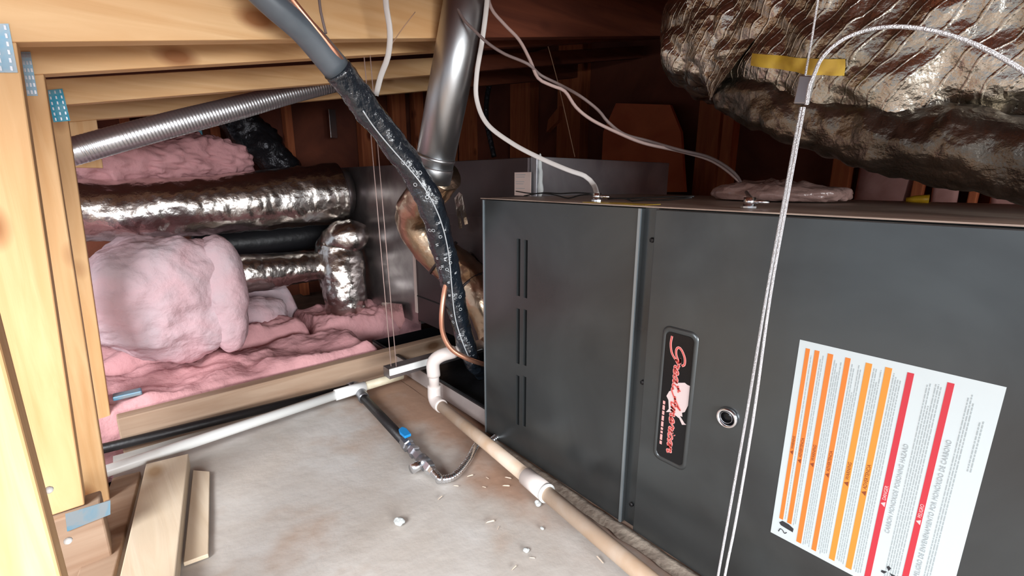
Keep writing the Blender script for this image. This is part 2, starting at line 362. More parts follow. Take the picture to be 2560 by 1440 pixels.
# back wall: dark sheathing with studs and faced batts
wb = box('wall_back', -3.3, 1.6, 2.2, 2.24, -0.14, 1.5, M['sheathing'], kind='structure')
def stud(px0, px1, y=2.12, z1=None, mt='redwood_z', dpt=0.08):
    a = ony(px0, 300, y).x; b = ony(px1, 300, y).x
    return box('stud', a, b, y, y + dpt, -0.1, (z1 or roofz(y) + 0.15), M[mt], wb, bv=0.003)
stud(1275, 1324); stud(1392, 1450); stud(1745, 1800); stud(2098, 2146, mt='redwood_z'); stud(1145, 1172); stud(2312, 2342); stud(2462, 2486)
for a, b, t in [(2150, 2308, 0.68), (2344, 2408, 0.66), (2490, 2600, 0.64)]:
    x0 = ony(a, 420, 2.15).x; x1 = ony(b, 420, 2.15).x
    blob('faced_batt', ((x0 + x1) / 2, 2.17, 0.5), ((x1 - x0) / 2, 0.035, 0.42), M['battwall'], wb, 0.01, 9, 24, 16, 8)
a = ony(1535, 265, 2.05); b = ony(1690, 400, 2.05)
prism('sheathing_panel', [ony(1540, 258, 2.05), ony(1675, 262, 2.05), ony(1702, 330, 2.05), ony(1712, 480, 2.05), ony(1500, 480, 2.05), ony(1508, 330, 2.05)], (0, 0.02, 0), M['panelred'], wb)
prism('diagonal_brace', [ony(1370, 300, 2.09), ony(1398, 265, 2.09), ony(1396, 300, 2.09), ony(1366, 330, 2.09)], (0, 0.03, 0), M['redwood_z'], wb)
box('stud', ony(1800, 380, 1.9).x, ony(1826, 380, 1.9).x, 1.9, 1.96, 0, roofz(1.9) + 0.15, M['redwood_z'], wb)
box('wall_right_blocker', 1.7, 1.74, 0.60, 2.24, -0.14, 1.5, M['sheathing'], kind='structure')  # unseen partial wall, added to keep open-side light off the background
# far left gable wall
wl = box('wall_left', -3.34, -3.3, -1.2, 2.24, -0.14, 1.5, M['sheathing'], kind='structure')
for px0, px1 in [(905, 938), (985, 1018), (1040, 1062), (1118, 1146)]:
    a = onx(px0, 350, -3.2).y; b = onx(px1, 350, -3.2).y
    box('stud', -3.28, -3.2, a, b, -0.1, roofz(a) + 0.15, M['redwood_z'], wl, bv=0.003)
for y in (0.1, 0.5, 0.9):
    box('stud', -3.28, -3.2, y, y + 0.04, -0.1, roofz(y) + 0.15, M['redwood_z'], wl)
# a shiny strap fixed upright in the dark beyond the vent
p0 = onx(822, 272, -3.1); p1 = onx(838, 345, -3.1)
tag(box('metal_strap', -3.12, -3.105, p0.y, p0.y + 0.045, p1.z, p0.z, M['brightsteel'], bv=0.002), 'short bright metal strap upright in the dark beyond the silver flex duct', 'strap')

# ================================================================ ROOF TRUSSES
def truss(X, rb, rh, post_top, post_bot, pw, plate, label, y1=2.15, rm='pine_y', second=None):
    """rb: two pixels on the rafter's lower edge; post edge pixels; everything on the plane x = X"""
    p = onx(*rb[0], X); q = onx(*rb[1], X); s = (q.z - p.z) / (q.y - p.y)
    t = thing('roof_truss', (X - 0.019, p.y, max(0, onx(*post_bot, X).z)), label, 'truss')
    y0 = -0.75
    zz = lambda y: p.z + s * (y - p.y)
    ym = onx(1160, 100, X).y
    prism('rafter', [(X, y0, zz(y0)), (X, ym, zz(ym)), (X, ym, zz(ym) + rh), (X, y0, zz(y0) + rh)], (-0.038, 0, 0), M[rm], t, 0.002)
    prism('rafter', [(X, ym + .001, zz(ym)), (X, y1, zz(y1)), (X, y1, zz(y1) + rh), (X, ym + .001, zz(ym) + rh)], (-0.038, 0, 0), M['shadewood'], t, 0.002, label='rafter length beyond the vent pipe, shade painted into its darker colour')  # rafter split here only so the far length can carry painted shade
    a = onx(*post_top, X); b = onx(*post_bot, X)
    b.z = max(b.z, 0.0)
    prism('post', [(X, a.y, zz(a.y) + 0.0), (X, b.y, b.z), (X, b.y - pw, b.z), (X, a.y - pw, zz(a.y - pw))], (-0.038, 0, 0), M['pine_z'], t, 0.002)
    if plate:
        P = [onx(x, y, X) for x, y in plate]
        pl = prism('truss_plate', [v + Vector((0.0008, 0, 0)) for v in P], (0.0012, 0, 0), M['plateblue' if X < -1.4 else 'plate'], t)
        c = sum(P, Vector()) / 4
        parts = []
        for i in range(6):
            for j in range(3):
                u = (i + .5) / 6; v = (j + .5) / 3
                q_ = P[0].lerp(P[1], v).lerp(P[3].lerp(P[2], v), u)
                parts.append((boxv(q_.x + 0.002, q_.x + 0.0032, q_.y - 0.0012, q_.y + 0.0012, q_.z - 0.003, q_.z + 0.003), BF))
        V, Fc = join(parts); mk('plate_teeth', V, Fc, M['greyiron'], pl, kind='stuff')
    return t
T1 = truss(-1.0, [(30, 105), (1080, 95)], 0.155, (42, 110), (212, 1262), 0.125, [(-40, 60), (22, 60), (45, 182), (-40, 182)],
           'nearest long roof truss, its wide yellow pine rafter topmost in the photo')
T2 = truss(-1.18, [(110, 185), (1082, 128)], 0.15, (104, 160), (275, 1252), 0.062, [(52, 130), (76, 130), (95, 240), (68, 240)],
           'second roof truss, narrow pine post with a dull grey truss plate')
T3 = truss(-1.49, [(160, 262), (1068, 188)], 0.055, (165, 262), (288, 1112), 0.060, [(116, 226), (156, 222), (176, 302), (134, 306)],
           'third roof truss, pine post with bright blue-inked plate below the dark gap')
T4 = truss(-1.9, [(240, 299), (823, 248)], 0.09, (242, 300), (258, 420), 0.07, None,
           'farthest roof truss, short pale post end above the silver flex duct')
# lower plate under the second truss post
P = [onx(x, y, -1.18) for x, y in [(165, 1283), (274, 1255), (276, 1290), (168, 1330)]]
# bottom chord carrying the posts, with its plate
bc = thing('bottom_chord', (-1.0, -0.4, -0.11), 'dim pine bottom chord under the posts with a blue-grey truss plate', 'beam')
zc = onx(215, 1262, -1.0).z
box('beam', -1.04, -0.985, -0.8, -0.088, -0.11, zc - 0.002, M['graylumber'], bc, 0.003)
pp = prism('truss_plate', [onx(x, y, -0.984) for x, y in [(163, 1284), (276, 1250), (276, 1285), (168, 1328)]], (0.0015, 0, 0), M['plate'], bc)
# nearest upright at the frame's left edge
t = thing('pine_upright', (-0.63, -0.14, 0), 'blurred pine upright nearest the camera at the left edge', 'post')
pa = onx(0, 800, -0.62); 
box('board', -0.658, -0.62, -0.185, -0.097, 0.0, 0.83, M['pine_z'], t, 0.003)
for (x, y) in [(122, 1225), (170, 1352)]:
    q = onx(x, y, -0.66); blob('nail_head', q + Vector((0, 0.0, 0)), (0.004, 0.004, 0.004), M['pvc'], t, 0, 1, 10, 6)

# ================================================================ FLOOR LUMBER
j0 = onx(290, 1030, -1.43)
tag(box('floor_joist', -1.468, -1.43, -0.066, 0.90, -0.11, 0.078, M['graylumber'], bv=0.003), 'grey-brown joist on edge between pink insulation and the black pipe', 'joist')
t = thing('loose_plank', (-0.98, 0.0, 0), 'pale loose plank lying on the dusty floor at the bottom left', 'plank')
prism('board', [(-1.235, -0.024, 0.0), (-1.222, 0.054, 0.0), (-0.45, -0.066, 0.0), (-0.45, -0.139, 0.0)], (0, 0, 0.036), M['paleplank'], t, 0.002)
tag(prism('board_offcut', [(-1.19, 0.056, 0.0), (-1.16, 0.084, 0.0), (-0.88, 0.042, 0.0), (-0.885, 0.006, 0.0)], (0, 0, 0.008), M['paleplank'], bv=0.001),
    'short tan offcut lying flat against the pale loose plank', 'offcut')
tag(prism('stained_board', [(-1.27, -0.085, -0.02), (-1.26, -0.036, -0.02), (-0.55, -0.145, -0.02), (-0.55, -0.20, -0.02)], (0, 0, 0.03), M['graylumber'], bv=0.002),
    'dark stained board lying between the pale plank and the posts', 'board')

# ================================================================ FURNACE
YF = 0.6726; ZT = 0.618; XL = -0.887; XM = -0.45; XR = -0.4237; XE = 0.62; YB = 1.30
fu = thing('furnace', (-0.15, 0.92, 0), 'charcoal steel furnace lying on its side with orange and red warning label', 'furnace')
box('cabinet', -0.902, XE, YF + 0.016, YB, 0.004, ZT - 0.001, M['steel'], fu, 0.002)
top = box('top_panel', -0.904, XE + 0.002, YF + 0.004, YB + 0.004, ZT - 0.001, ZT + 0.001, M['steeltop'], fu)
# burner door with slots
def slotpx(x, y0, y1, wpx=8):
    a = ony(x - wpx / 2, y0, YF); b = ony(x + wpx / 2, y0, YF); c = ony(x, y1, YF)
    return [a.x, b.x, c.z, a.z]
SLOTS = []
x1 = ony(1297, 700, YF).x; x2 = ony(1315, 700, YF).x
for y0, y1 in [(597, 740), (772, 910), (940, 1063)]:
    SLOTS.append((x1 - 0.0042, x1 + 0.0042, ony(1297, y1, YF).z, ony(1297, y0, YF).z))
    SLOTS.append((x2 - 0.0042, x2 + 0.0042, ony(1315, y1 + 5, YF).z, ony(1315, y0 + 3, YF).z))
def slotted(x0, x1_, z0, z1_, slots):
    xs = {x0, x1_}; zs = {z0, z1_}
    r = 0.0035
    for s in slots: xs |= {s[0], s[1]}; zs |= {s[2], s[3]}
    xs = sorted(xs); zs = sorted(zs); V = []; Fc = []
    for z in zs:
        for x in xs: V.append((x, YF, z))
    nx = len(xs)
    for j in range(len(zs) - 1):
        for i in range(nx - 1):
            cx = (xs[i] + xs[i + 1]) / 2; cz = (zs[j] + zs[j + 1]) / 2
            if any(s[0] < cx < s[1] and s[2] < cz < s[3] for s in slots): continue
            a_ = j * nx + i; Fc.append((a_, a_ + 1, a_ + nx + 1, a_ + nx))
    return V, Fc
V, Fc = slotted(XL, XM, 0.006, ZT - 0.003, SLOTS)
door = mk('burner_door', V, Fc, M['steel'], fu)
so = door.modifiers.new('solid', 'SOLIDIFY'); so.thickness = 0.012; so.offset = -1 if door.data.polygons[0].normal.y < 0 else 1
bevel(door, 0.0012)
for s in SLOTS:
    box('louver_slot', s[0] - 0.001, s[1] + 0.001, YF + 0.0121, YF + 0.0155, s[2] - 0.001, s[3] + 0.001, M['black'], door)
    box('slot_lip', s[0] - 0.0022, s[0] - 0.0006, YF - 0.0022, YF, s[2], s[3], M['steeledge' if False else 'steel'], door)
# folded edges; the highlight along them is put into a paler colour
box('edge_trim', XL - 0.002, XL + 0.002, YF - 0.002, YF, 0.006, ZT - 0.003, M['steeledge'], fu, label='thin pale folded edge on the burner door')
box('edge_trim', XM - 0.005, XM, YF - 0.003, YF + 0.012, 0.006, ZT - 0.003, M['steeledge'], fu, label='bright vertical folded edge between the two doors')
box('door_flange', XM, XM + 0.001, YF, YF + 0.018, 0.006, ZT - 0.003, M['steel'], fu)
box('recessed_strip', XM + 0.001, XR, YF + 0.010, YF + 0.018, 0.004, ZT - 0.002, M['steel'], fu)
for px, py in [(1632, 600), (1608, 955), (1580, 1260)]:
    q = ony(px, py, YF + 0.010)
    sc_ = tube('screw', [q, q + Vector((0, -0.004, 0))], 0.0045, M['blackiron'], fu, raw=True, seg=6)
# blower door with the recess for the badge
bx0, bx1 = -0.3865, -0.337; bz0, bz1 = 0.188, 0.417
def rrect(x0, x1_, z0, z1_, r, y, n=6):
    o = []
    for cx, cz, a0 in [(x1_ - r, z1_ - r, 0), (x0 + r, z1_ - r, 90), (x0 + r, z0 + r, 180), (x1_ - r, z0 + r, 270)]:
        for k in range(n + 1):
            a_ = math.radians(a0 + 90 * k / n); o.append((cx + r * math.cos(a_), y, cz + r * math.sin(a_)))
    return o
bd = box('blower_door', XR, XE, YF, YF + 0.014, 0.004, ZT - 0.003, M['steel'], fu, 0.0015)
# raised rim of the badge recess, rings joined as a loft
rings = [rrect(bx0 - 0.007, bx1 + 0.007, bz0 - 0.009, bz1 + 0.010, 0.014, YF - 0.0001), rrect(bx0 - 0.005, bx1 + 0.005, bz0 - 0.007, bz1 + 0.008, 0.013, YF - 0.0028),
         rrect(bx0 - 0.001, bx1 + 0.001, bz0 - 0.002, bz1 + 0.002, 0.010, YF - 0.0028), rrect(bx0, bx1, bz0, bz1, 0.009, YF - 0.0006)]
V = []; Fc = []
for k, rg in enumerate(rings):
    V += rg
    if k:
        n = len(rg)
        for i in range(n): Fc.append(((k - 1) * n + i, (k - 1) * n + (i + 1) % n, k * n + (i + 1) % n, k * n + i))
mk('badge_rim', V, Fc, M['steel'], fu, True)
bg = prism('badge', rrect(bx0, bx1, bz0, bz1, 0.009, YF - 0.0012), (0, 0.001, 0), M['blackgloss'], fu)
# torn film under the script
fx = lambda px, py: ony(px, py, YF - 0.0014)
film = [(1684, 952), (1690, 957), (1712, 957), (1718, 962), (1727, 966), (1724, 985), (1721, 1012), (1712, 1030), (1705, 1032), (1706, 1042), (1700, 1040), (1711, 1058), (1716, 1062),
        (1705, 1062), (1698, 1046), (1688, 1038), (1680, 1030), (1665, 1030), (1672, 1022), (1671, 1000), (1666, 990), (1673, 978), (1680, 976)]
fp = [fx(*q) for q in film]; mk('torn_film', fp, [tuple(range(len(fp)))], M['film'], bg)
# cursive script, drawn as strokes; advance runs down the badge
def ST(s): return [tuple(float(q) for q in p.split(',')) for p in s.split()]
GLY = {
 'G': (1.9, [ST('1.9,1.75 1.5,2.35 .8,2.3 .2,1.5 .1,.7 .5,.15 1.1,.2 1.6,.8 1.75,1.3 1.2,1.2 1.7,1.25 1.75,.3 1.3,-.9 .4,-1.35 -.6,-1.2')]),
 'r': (.85, [ST('-.2,.1 .15,.9 .25,1.15 .4,.95 .62,.95 .55,.3 .75,.05 .95,.2')]),
 'e': (.8, [ST('0,.2 .45,.55 .5,.95 .25,1.05 .05,.6 .2,.05 .55,.05 .85,.3')]),
 'a': (.95, [ST('.7,.95 .3,1.0 .02,.5 .2,.02 .55,.35 .72,1.0 .66,.2 .8,.03 1.0,.25')]),
 't': (.8, [ST('.42,2.0 .22,1.0 .2,.2 .45,.02 .85,.3'), ST('-.05,1.35 .75,1.5')]),
 'A': (1.8, [ST('-.5,.1 -.1,-.1 .3,.3 1.1,1.7 1.45,2.3 1.3,1.2 1.3,.2 1.5,0 1.85,.25'), ST('.3,.9 .9,.85 1.6,1.1')]),
 'm': (1.3, [ST('-.1,.3 .12,1.05 .1,.05 .15,.6 .4,1.02 .52,.8 .48,.05 .56,.6 .85,1.02 .97,.8 .95,.2 1.1,.03 1.35,.25')]),
 'i': (.42, [ST('0,.3 .15,1.0 .12,.2 .25,.03 .45,.2'), ST('.22,1.45 .26,1.6')]),
 'c': (.75, [ST('.62,.85 .35,1.02 .05,.6 .2,.05 .5,.05 .8,.3')]),
 'n': (.95, [ST('-.1,.3 .12,1.05 .1,.05 .15,.6 .45,1.02 .58,.8 .56,.2 .7,.03 .95,.25')]),
 ' ': (.35, [])}
adv = 0; strokes = []
K = 0.0146; zs0 = 0.3985; xb = -0.3665
for ch in 'Great American':
    w_, ss = GLY[ch]
    for s in ss:
        strokes.append([Vector((xb + y * K * 0.50, YF - 0.0014, zs0 - (adv + x + 0.22 * y) * K)) for x, y in s])
    adv += w_
V, Fc = join([ribbon_geo(s, 0.0040, (0, -1, 0), 0.0003) for s in strokes]); mk('script_outline', V, Fc, M['scriptpink'], bg)
V, Fc = join([ribbon_geo(s, 0.0017, (0, -1, 0), 0.0006) for s in strokes]); mk('script_lettering', V, Fc, M['scriptred'], bg)
parts = []; z = 0.293
random.seed(3)
while z > 0.213:
    l = random.uniform(0.004, 0.012); parts.append((boxv(-0.3815, -0.3775, YF - 0.0018, YF - 0.0014, z - l, z), BF)); z -= l + 0.0022
V, Fc = join(parts); mk('small_print', V, Fc, M['scriptpink'], bg, kind='stuff')
# sight port ring
sc0 = Vector((-0.2722, YF, 0.3067))
def ring(c, prof, seg, name, mt, parent):
    V = []; Fc = []; n = len(prof)
    for i in range(seg):
        a_ = 2 * math.pi * i / seg
        for r, y in prof: V.append((c.x + r * math.cos(a_), c.y + y, c.z + r * math.sin(a_)))
    for i in range(seg):
        for j in range(n):
            a1 = i * n + j; a2 = i * n + (j + 1) % n; b1 = ((i + 1) % seg) * n + j; b2 = ((i + 1) % seg) * n + (j + 1) % n
            Fc.append((a1, a2, b2, b1))
    return mk(name, V, Fc, mt, parent, True)
sp = ring(sc0, [(0.0150, 0.0), (0.0165, -0.0025), (0.0150, -0.007), (0.0125, -0.0075), (0.0115, -0.0015), (0.0115, 0.0)], 32, 'sight_port', M['brightsteel'], fu)
tube('port_glass', [sc0 + Vector((0, -0.0002, 0)), sc0 + Vector((0, -0.001, 0))], 0.0118, M['blackgloss'], sp, raw=True, seg=24)
ring(sc0 + Vector((-0.0015, 0, 0)), [(0.0085, -0.001), (0.0092, -0.0045), (0.0098, -0.001)], 24, 'inner_ring', M['greyiron'], sp)

# warning label
lx0, lx1, lz0, lz1 = -0.1919, -0.0008, 0.1534, 0.4543
YL = YF - 0.0004
lb = box('warning_label', lx0, lx1, YL, YF - 0.0001, lz0, lz1, M['paper'], fu, label='white sticker with orange and red vertical bands')
def lab(x0, x1_, z0, z1_, mt, name, parent=lb, **k): return box(name, x0, x1_, YL - 0.00025, YL, z0, z1_, mt, parent, **k)
def LX(px, py): return ony(px, py, YF).x
bands = [(2015, 2026, 870, 'orange', 'ADVERTENCIA' and 'WARNING'), (2037.5, 2050, 875, 'orange', 'ADVERTENCIA'), (2070, 2084.5, 883, 'orange', 'WARNING'), (2114, 2128, 893, 'orange', 'ADVERTENCIA'),
         (2165, 2182, 906, 'amber', 'WARNING'), (2214, 2232, 917, 'amber', 'ADVERTENCIA'), (2269, 2287, 930, 'red', 'DANGER'), (2369, 2388, 955, 'red', 'PELIGRO')]
B = []
for i, (a_, b_, y_, c_, tx) in enumerate(bands):
    x0 = LX(a_, y_); x1_ = LX(b_, y_); zt = ony(a_, y_, YF).z
    zb = ony(1955, 1298, YF).z if i == 0 else (ony(1977, 1310, YF).z if i == 1 else lz0 + 0.007)
    lab(x0, x1_, zb, zt, M[c_], 'band'); B.append((x0, x1_, zb, zt))
    zc_ = {0: 0.292, 1: 0.284, 2: 0.286, 3: 0.280, 4: 0.279, 5: 0.276, 6: 0.272, 7: 0.268}[i]
    h = (x1_ - x0)
    im = M['inkpink'] if c_ == 'red' else M['inkbrown']
    lettering('lettering', tx, h * 0.85, (x1_ - h * 0.20, YL - 0.0004, zc_ + 0.005), (0, 0, 1), (-1, 0, 0), im, lb, sx=0.95)
    tri = [(x1_ - h * 0.15, YL - 0.0004, zc_ - 0.004), (x1_ - h * 0.15, YL - 0.0004, zc_ + 0.003), (x0 + h * 0.12, YL - 0.0004, zc_ - 0.0005)]
    mk('hazard_triangle', tri, [(0, 1, 2)], im, lb)
lettering('lettering', 'CARBON MONOXIDE POISONING HAZARD', 0.0062, (B[6][1] + 0.0085, YL - 0.0004, 0.235), (0, 0, 1), (-1, 0, 0), M['inkmid'], lb, sx=1.0)
lettering('lettering', 'PELIGRO DE ENVENENAMIENTO POR MON\u00d3XIDO DE CARBONO', 0.0062, (B[7][1] + 0.0085, YL - 0.0004, 0.196), (0, 0, 1), (-1, 0, 0), M['inkmid'], lb, sx=1.0)
parts = []; random.seed(11)
for i in range(8):
    xa = B[i][1] + (0.0022 if i < 6 else 0.0125); xz = (B[i + 1][0] if i < 7 else min(B[7][1] + 0.032, lx1 - 0.017)) - 0.0012
    nl = max(1, int((xz - xa) / 0.0023))
    for k in range(nl):
        x = xa + 0.0023 * k; z = B[i][2] + random.uniform(0, 0.006); zend = B[i][3] - random.uniform(0.004, 0.05 if k % 3 == 2 else 0.012)
        while z < zend:
            l = random.uniform(0.002, 0.0085); parts.append((boxv(x, x + 0.0009, YL - 0.00022, YL, z, min(z + l, zend)), BF)); z += l + 0.0010
for k in range(2):
    x = lx1 - 0.0125 + k * 0.0024; z = 0.35
    while z < 0.41:
        l = random.uniform(0.002, 0.006); parts.append((boxv(x, x + 0.0010, YL - 0.00022, YL, z, z + l), BF)); z += l + 0.001
V, Fc = join(parts); mk('fine_print', V, Fc, M['ink'], lb, kind='stuff')
# pictograms: plug with lead, and a fan
px = lambda x, y: ony(x, y, YL - 0.0004)
mk('plug_pictogram', [px(*q) for q in [(1948, 1306), (1956, 1302), (1972, 1311), (1984, 1322), (1982, 1331), (1970, 1324), (1952, 1313)]], [tuple(range(7))], M['inkblack'], lb)
V, Fc = ribbon_geo([px(*q) for q in [(1946, 1328), (1951, 1322), (1957, 1326), (1961, 1333), (1967, 1331)]], 0.0012, (0, -1, 0), 0.0002); mk('lead_pictogram', V, Fc, M['inkblack'], lb)
parts = []
c0 = px(2221, 1430)
for k in range(3):
    a_ = math.radians(90 + 120 * k)
    pts = [c0 + Vector((0.0085 * r * math.cos(a_ + o), 0, 0.0085 * r * math.sin(a_ + o))) for r, o in [(0.15, 0), (0.75, 0.45), (1.0, 0.1), (0.8, -0.25)]]
    parts.append((pts, [(0, 1, 2, 3)]))
V, Fc = join(parts); mk('fan_pictogram', V, Fc, M['inkblack'], lb)
# scuffs on the door
# yellow sticker on the top edge
box('yellow_sticker', -0.60, -0.46, 0.695, 0.745, ZT + 0.001, ZT + 0.0016, M['yellowtag'], fu, label='long yellow sticker on the top near the left connector')

# ================================================================ COIL CABINET, PLENUM, PAN
YC = 0.86
XS = -1.571
co = thing('coil_cabinet', (-1.2, 1.15, 0.125), 'dark plum steel coil cabinet butting against the furnace end', 'cabinet')
box('casing', XS, -0.932, YC, 1.50, 0.12, 0.72, M['coil'], co, 0.002)
box('corner_strip', XS - 0.012, XS + 0.004, YC - 0.004, YC + 0.003, 0.15, 0.50, M['tagpaper'], co, label='pale narrow strip on the left corner')
q0 = ony(1037, 736, YC); q1 = ony(1106, 762, YC)
box('panel_seam', q0.x, -0.935, YC - 0.002, YC + 0.001, q0.z - 0.003, q0.z + 0.001, M['black'], co)
box('upper_panel', -1.40, -0.932, YC - 0.004, YC + 0.002, 0.55, 0.719, M['coil'], co, 0.0015)
g0 = ony(1287, 431, YC - 0.005); g1 = ony(1327, 490, YC - 0.005)
tg = box('rating_tag', g0.x, g1.x, YC - 0.006, YC - 0.004, g1.z, g0.z, M['tagpaper'], co, label='beige printed rating tag')
parts = []
random.seed(5)
for k in range(7):
    z = g0.z - 0.006 - k * 0.006
    if k in (2, 5): continue
    x = g0.x + 0.006
    e = g1.x - random.uniform(0.006, 0.03)
    parts.append((boxv(x, e, YC - 0.0065, YC - 0.006, z - 0.0012, z), BF))
V, Fc = join(parts); mk('fine_print', V, Fc, M['ink'], tg, kind='stuff')
pl = thing('transition_plenum', (-0.86, 1.25, 0.62), 'pale grey galvanised box standing up behind the furnace top', 'duct')
V = boxv(-0.90, -0.872, 0.862, 1.50, 0.10, 0.722)
box('side_sheet', -0.930, -0.905, 0.862, 1.50, 0.10, 0.721, M['galvpale'], pl, 0.002)
blob('mastic_bead', (-0.902, 0.872, 0.665), (0.008, 0.007, 0.062), M['plaster'], pl, 0.006, 40, 16, 20)
sp_ = thing('supply_plenum', (-1.9, 1.15, 0.1), 'shiny galvanised supply plenum behind the foil elbow duct', 'plenum')
nx, nz = 26, 22; V = []; Fc = []
for j in range(nz + 1):
    for i in range(nx + 1):
        x = -2.32 + (XS + 0.0 - -2.32) * i / nx; z = 0.10 + 0.617 * j / nz
        V.append((x, YC + 0.004 + 0.006 * noise.noise(Vector((x * 5, 0, z * 5))), z))
for j in range(nz):
    for i in range(nx):
        a_ = j * (nx + 1) + i; Fc.append((a_, a_ + 1, a_ + nx + 2, a_ + nx + 1))
mk('front_sheet', V, Fc, M['galv'], sp_, True)
box('duct_body', -2.315, XS - 0.002, YC + 0.014, 1.50, 0.10, 0.716, M['galv'], sp_)
# torn facing flap low on the plenum
mk('loose_facing', [ony(*q, YC - 0.015) for q in [(955, 755), (1005, 760), (1012, 800), (1000, 825), (985, 800), (950, 770)]], [(0, 1, 2, 3, 4, 5)], M['foil'], sp_)
dp = thing('drain_pan', (-1.25, 1.0, 0.0), 'dark sheet metal drain pan on the floor under the coil cabinet', 'pan')
X0, X1, Y0, Y1 = -1.63, -0.907, 0.692, 1.52
box('front_side', X0, X1, Y0, Y0 + 0.003, 0.004, 0.055, M['pansteel'], dp, label='pale grey front side')
box('left_side', X0, X0 + 0.003, Y0 + 0.003, Y1, 0.004, 0.055, M['blackgloss'], dp)
box('pan_bottom', X0 + 0.003, X1, Y0 + 0.003, Y1, 0.001, 0.004, M['blackduct'], dp)
box('rolled_rim', X0, X1, Y0 - 0.003, Y0 + 0.005, 0.055, 0.060, M['blackduct'], dp)

# hanging strut bar with its suspension wires
st = thing('strut_bar', (-1.2, 0.8, 0.09), 'white edged strut channel under the coil cabinet hung on thin wires', 'bar')
V0 = onz(965, 915, 0.115); V1 = onz(1097, 888, 0.115)
box('channel', -1.235, -1.195, 0.552, 1.2, 0.086, 0.116, M['galv'], st)
box('channel_lip', -1.195, -1.191, 0.552, 1.2, 0.098, 0.118, M['pvc'], st, label='bright white lip of the channel')
for (x, dx) in ((0, 0), (1, 1)):
    a0 = D(942 + 9 * x, 300, 1.36); b0 = Vector((-1.215 + 0.014 * x, 0.568 + 0.010 * x, 0.117))
    tt = Vector((b0.x + 0.01, b0.y - 0.03, roofz(b0.y) + 0.12))
    tube('hanger_wire', [b0, tt], 0.0013, M['wirepink'], st, raw=True, seg=6)

# ================================================================ DUCTS
def T(name, label, cat, pts, rad, mt, **k):
    o = tube(name, pts, rad, M[mt], **k); tag(o, label, cat); return o
# vent
vt = thing('vent_pipe', D(1080, 440, 1.22), 'round bright metal vent pipe leaning up to the roof', 'pipe')
pb = D(1078, 450, 1.19); ptop = D(1165, 0, 1.02); dirv = (ptop - pb).normalized()
tube('pipe', [pb, ptop + dirv * 0.12], 0.0485, M['vent'], vt, raw=True, seg=40)
tube('crimped_collar', [pb + dirv * 0.0, pb + dirv * 0.035, pb + dirv * 0.04], [0.0495, 0.0505, 0.049], M['vent'], vt, raw=True, seg=40)
tube('crimped_collar', [pb + dirv * 0.055, pb + dirv * 0.06, pb + dirv * 0.065], [0.049, 0.0505, 0.049], M['vent'], vt, raw=True, seg=40)
q = D(1098, 455, 1.165)
tube('sheet_screw', [q, q + Vector((0.006, -0.006, 0))], 0.004, M['brightsteel'], vt, raw=True, seg=6)
# gold foil flex from the vent base down behind the furnace end
gf = thing('gold_flex_duct', D(1190, 760, 1.45), 'wrinkled gold-tinted foil duct curving down behind the black taped line', 'duct')
gp = [pb + Vector((-0.03, 0.055, 0.02)), D(1036, 540, 1.40), D(1085, 625, 1.45), D(1150, 680, 1.46), D(1215, 760, 1.42), D(1245, 860, 1.42)]
tube('jacket', gp, [0.054, 0.058, 0.060, 0.066, 0.068, 0.05], M['goldfoil'], gf, seg=36, step=0.008, crumple=0.005, cfreq=20, seed=3)
for c_, d_ in ((2, 0.35), (3, 0.5)):
    pm = gp[c_].lerp(gp[c_ + 1], d_); tv = (gp[c_ + 1] - gp[c_]).normalized()
    tube('clamp_strap', [pm - tv * 0.004, pm + tv * 0.004], 0.069 if c_ == 3 else 0.066, M['coil'], gf, raw=True, seg=32)
tag(prism('foil_clip', [ony(*q, 0.80) for q in [(1136, 495), (1148, 480), (1155, 486), (1170, 560), (1162, 562), (1150, 515), (1156, 570), (1148, 572)]], (0, 0.003, 0), M['foil']),
    'bent foil tape strip in an upside-down V above the gold duct', 'strip')
# left-hand foil ducts running in front of the plenum
f1 = thing('foil_duct', onx(520, 600, -2.2), 'thick foil jacketed duct between the two pink heaps', 'duct')
tube('jacket', [onx(150, 525, -2.2), onx(300, 528, -2.2), onx(500, 515, -2.2), onx(680, 500, -2.2), onx(845, 484, -2.2)], [0.108, 0.11, 0.116, 0.126, 0.142], M['foil'], f1, seg=60, step=0.006, crumple=0.007, cfreq=11)
e1 = onx(840, 484, -2.2)
tube('collar', [e1, e1 + Vector((0, 0.05, 0))], 0.11, M['galv'], f1, raw=True, seg=32)
f2 = thing('foil_duct', onx(680, 740, -2.1), 'slim foil duct low between pink roll and hanging elbow duct', 'duct')
tube('jacket', [onx(480, 695, -2.1), onx(600, 685, -2.1), onx(700, 676, -2.1), onx(822, 660, -2.1)], [0.078, 0.08, 0.075, 0.066], M['foil'], f2, seg=48, step=0.006, crumple=0.007, cfreq=12, seed=5)
f3 = thing('foil_duct', onx(860, 820, -1.98), 'crumpled foil elbow duct hanging down onto pink insulation', 'duct')
ex = -2.03
tube('jacket', [ony(905, 590, 0.88), ony(880, 590, 0.80), ony(850, 618, 0.76), ony(856, 690, 0.745), ony(866, 750, 0.745), ony(873, 822, 0.75)],
     [0.05, 0.075, 0.100, 0.102, 0.096, 0.082], M['foil'], f3, seg=48, step=0.006, crumple=0.011, cfreq=11, seed=9)
T('black_duct', 'smooth black duct in shadow under the thick foil duct', 'duct', [onx(480, 615, -2.4), onx(650, 603, -2.4), onx(835, 580, -2.4)], 0.07, 'blackduct', seg=32, step=0.02)
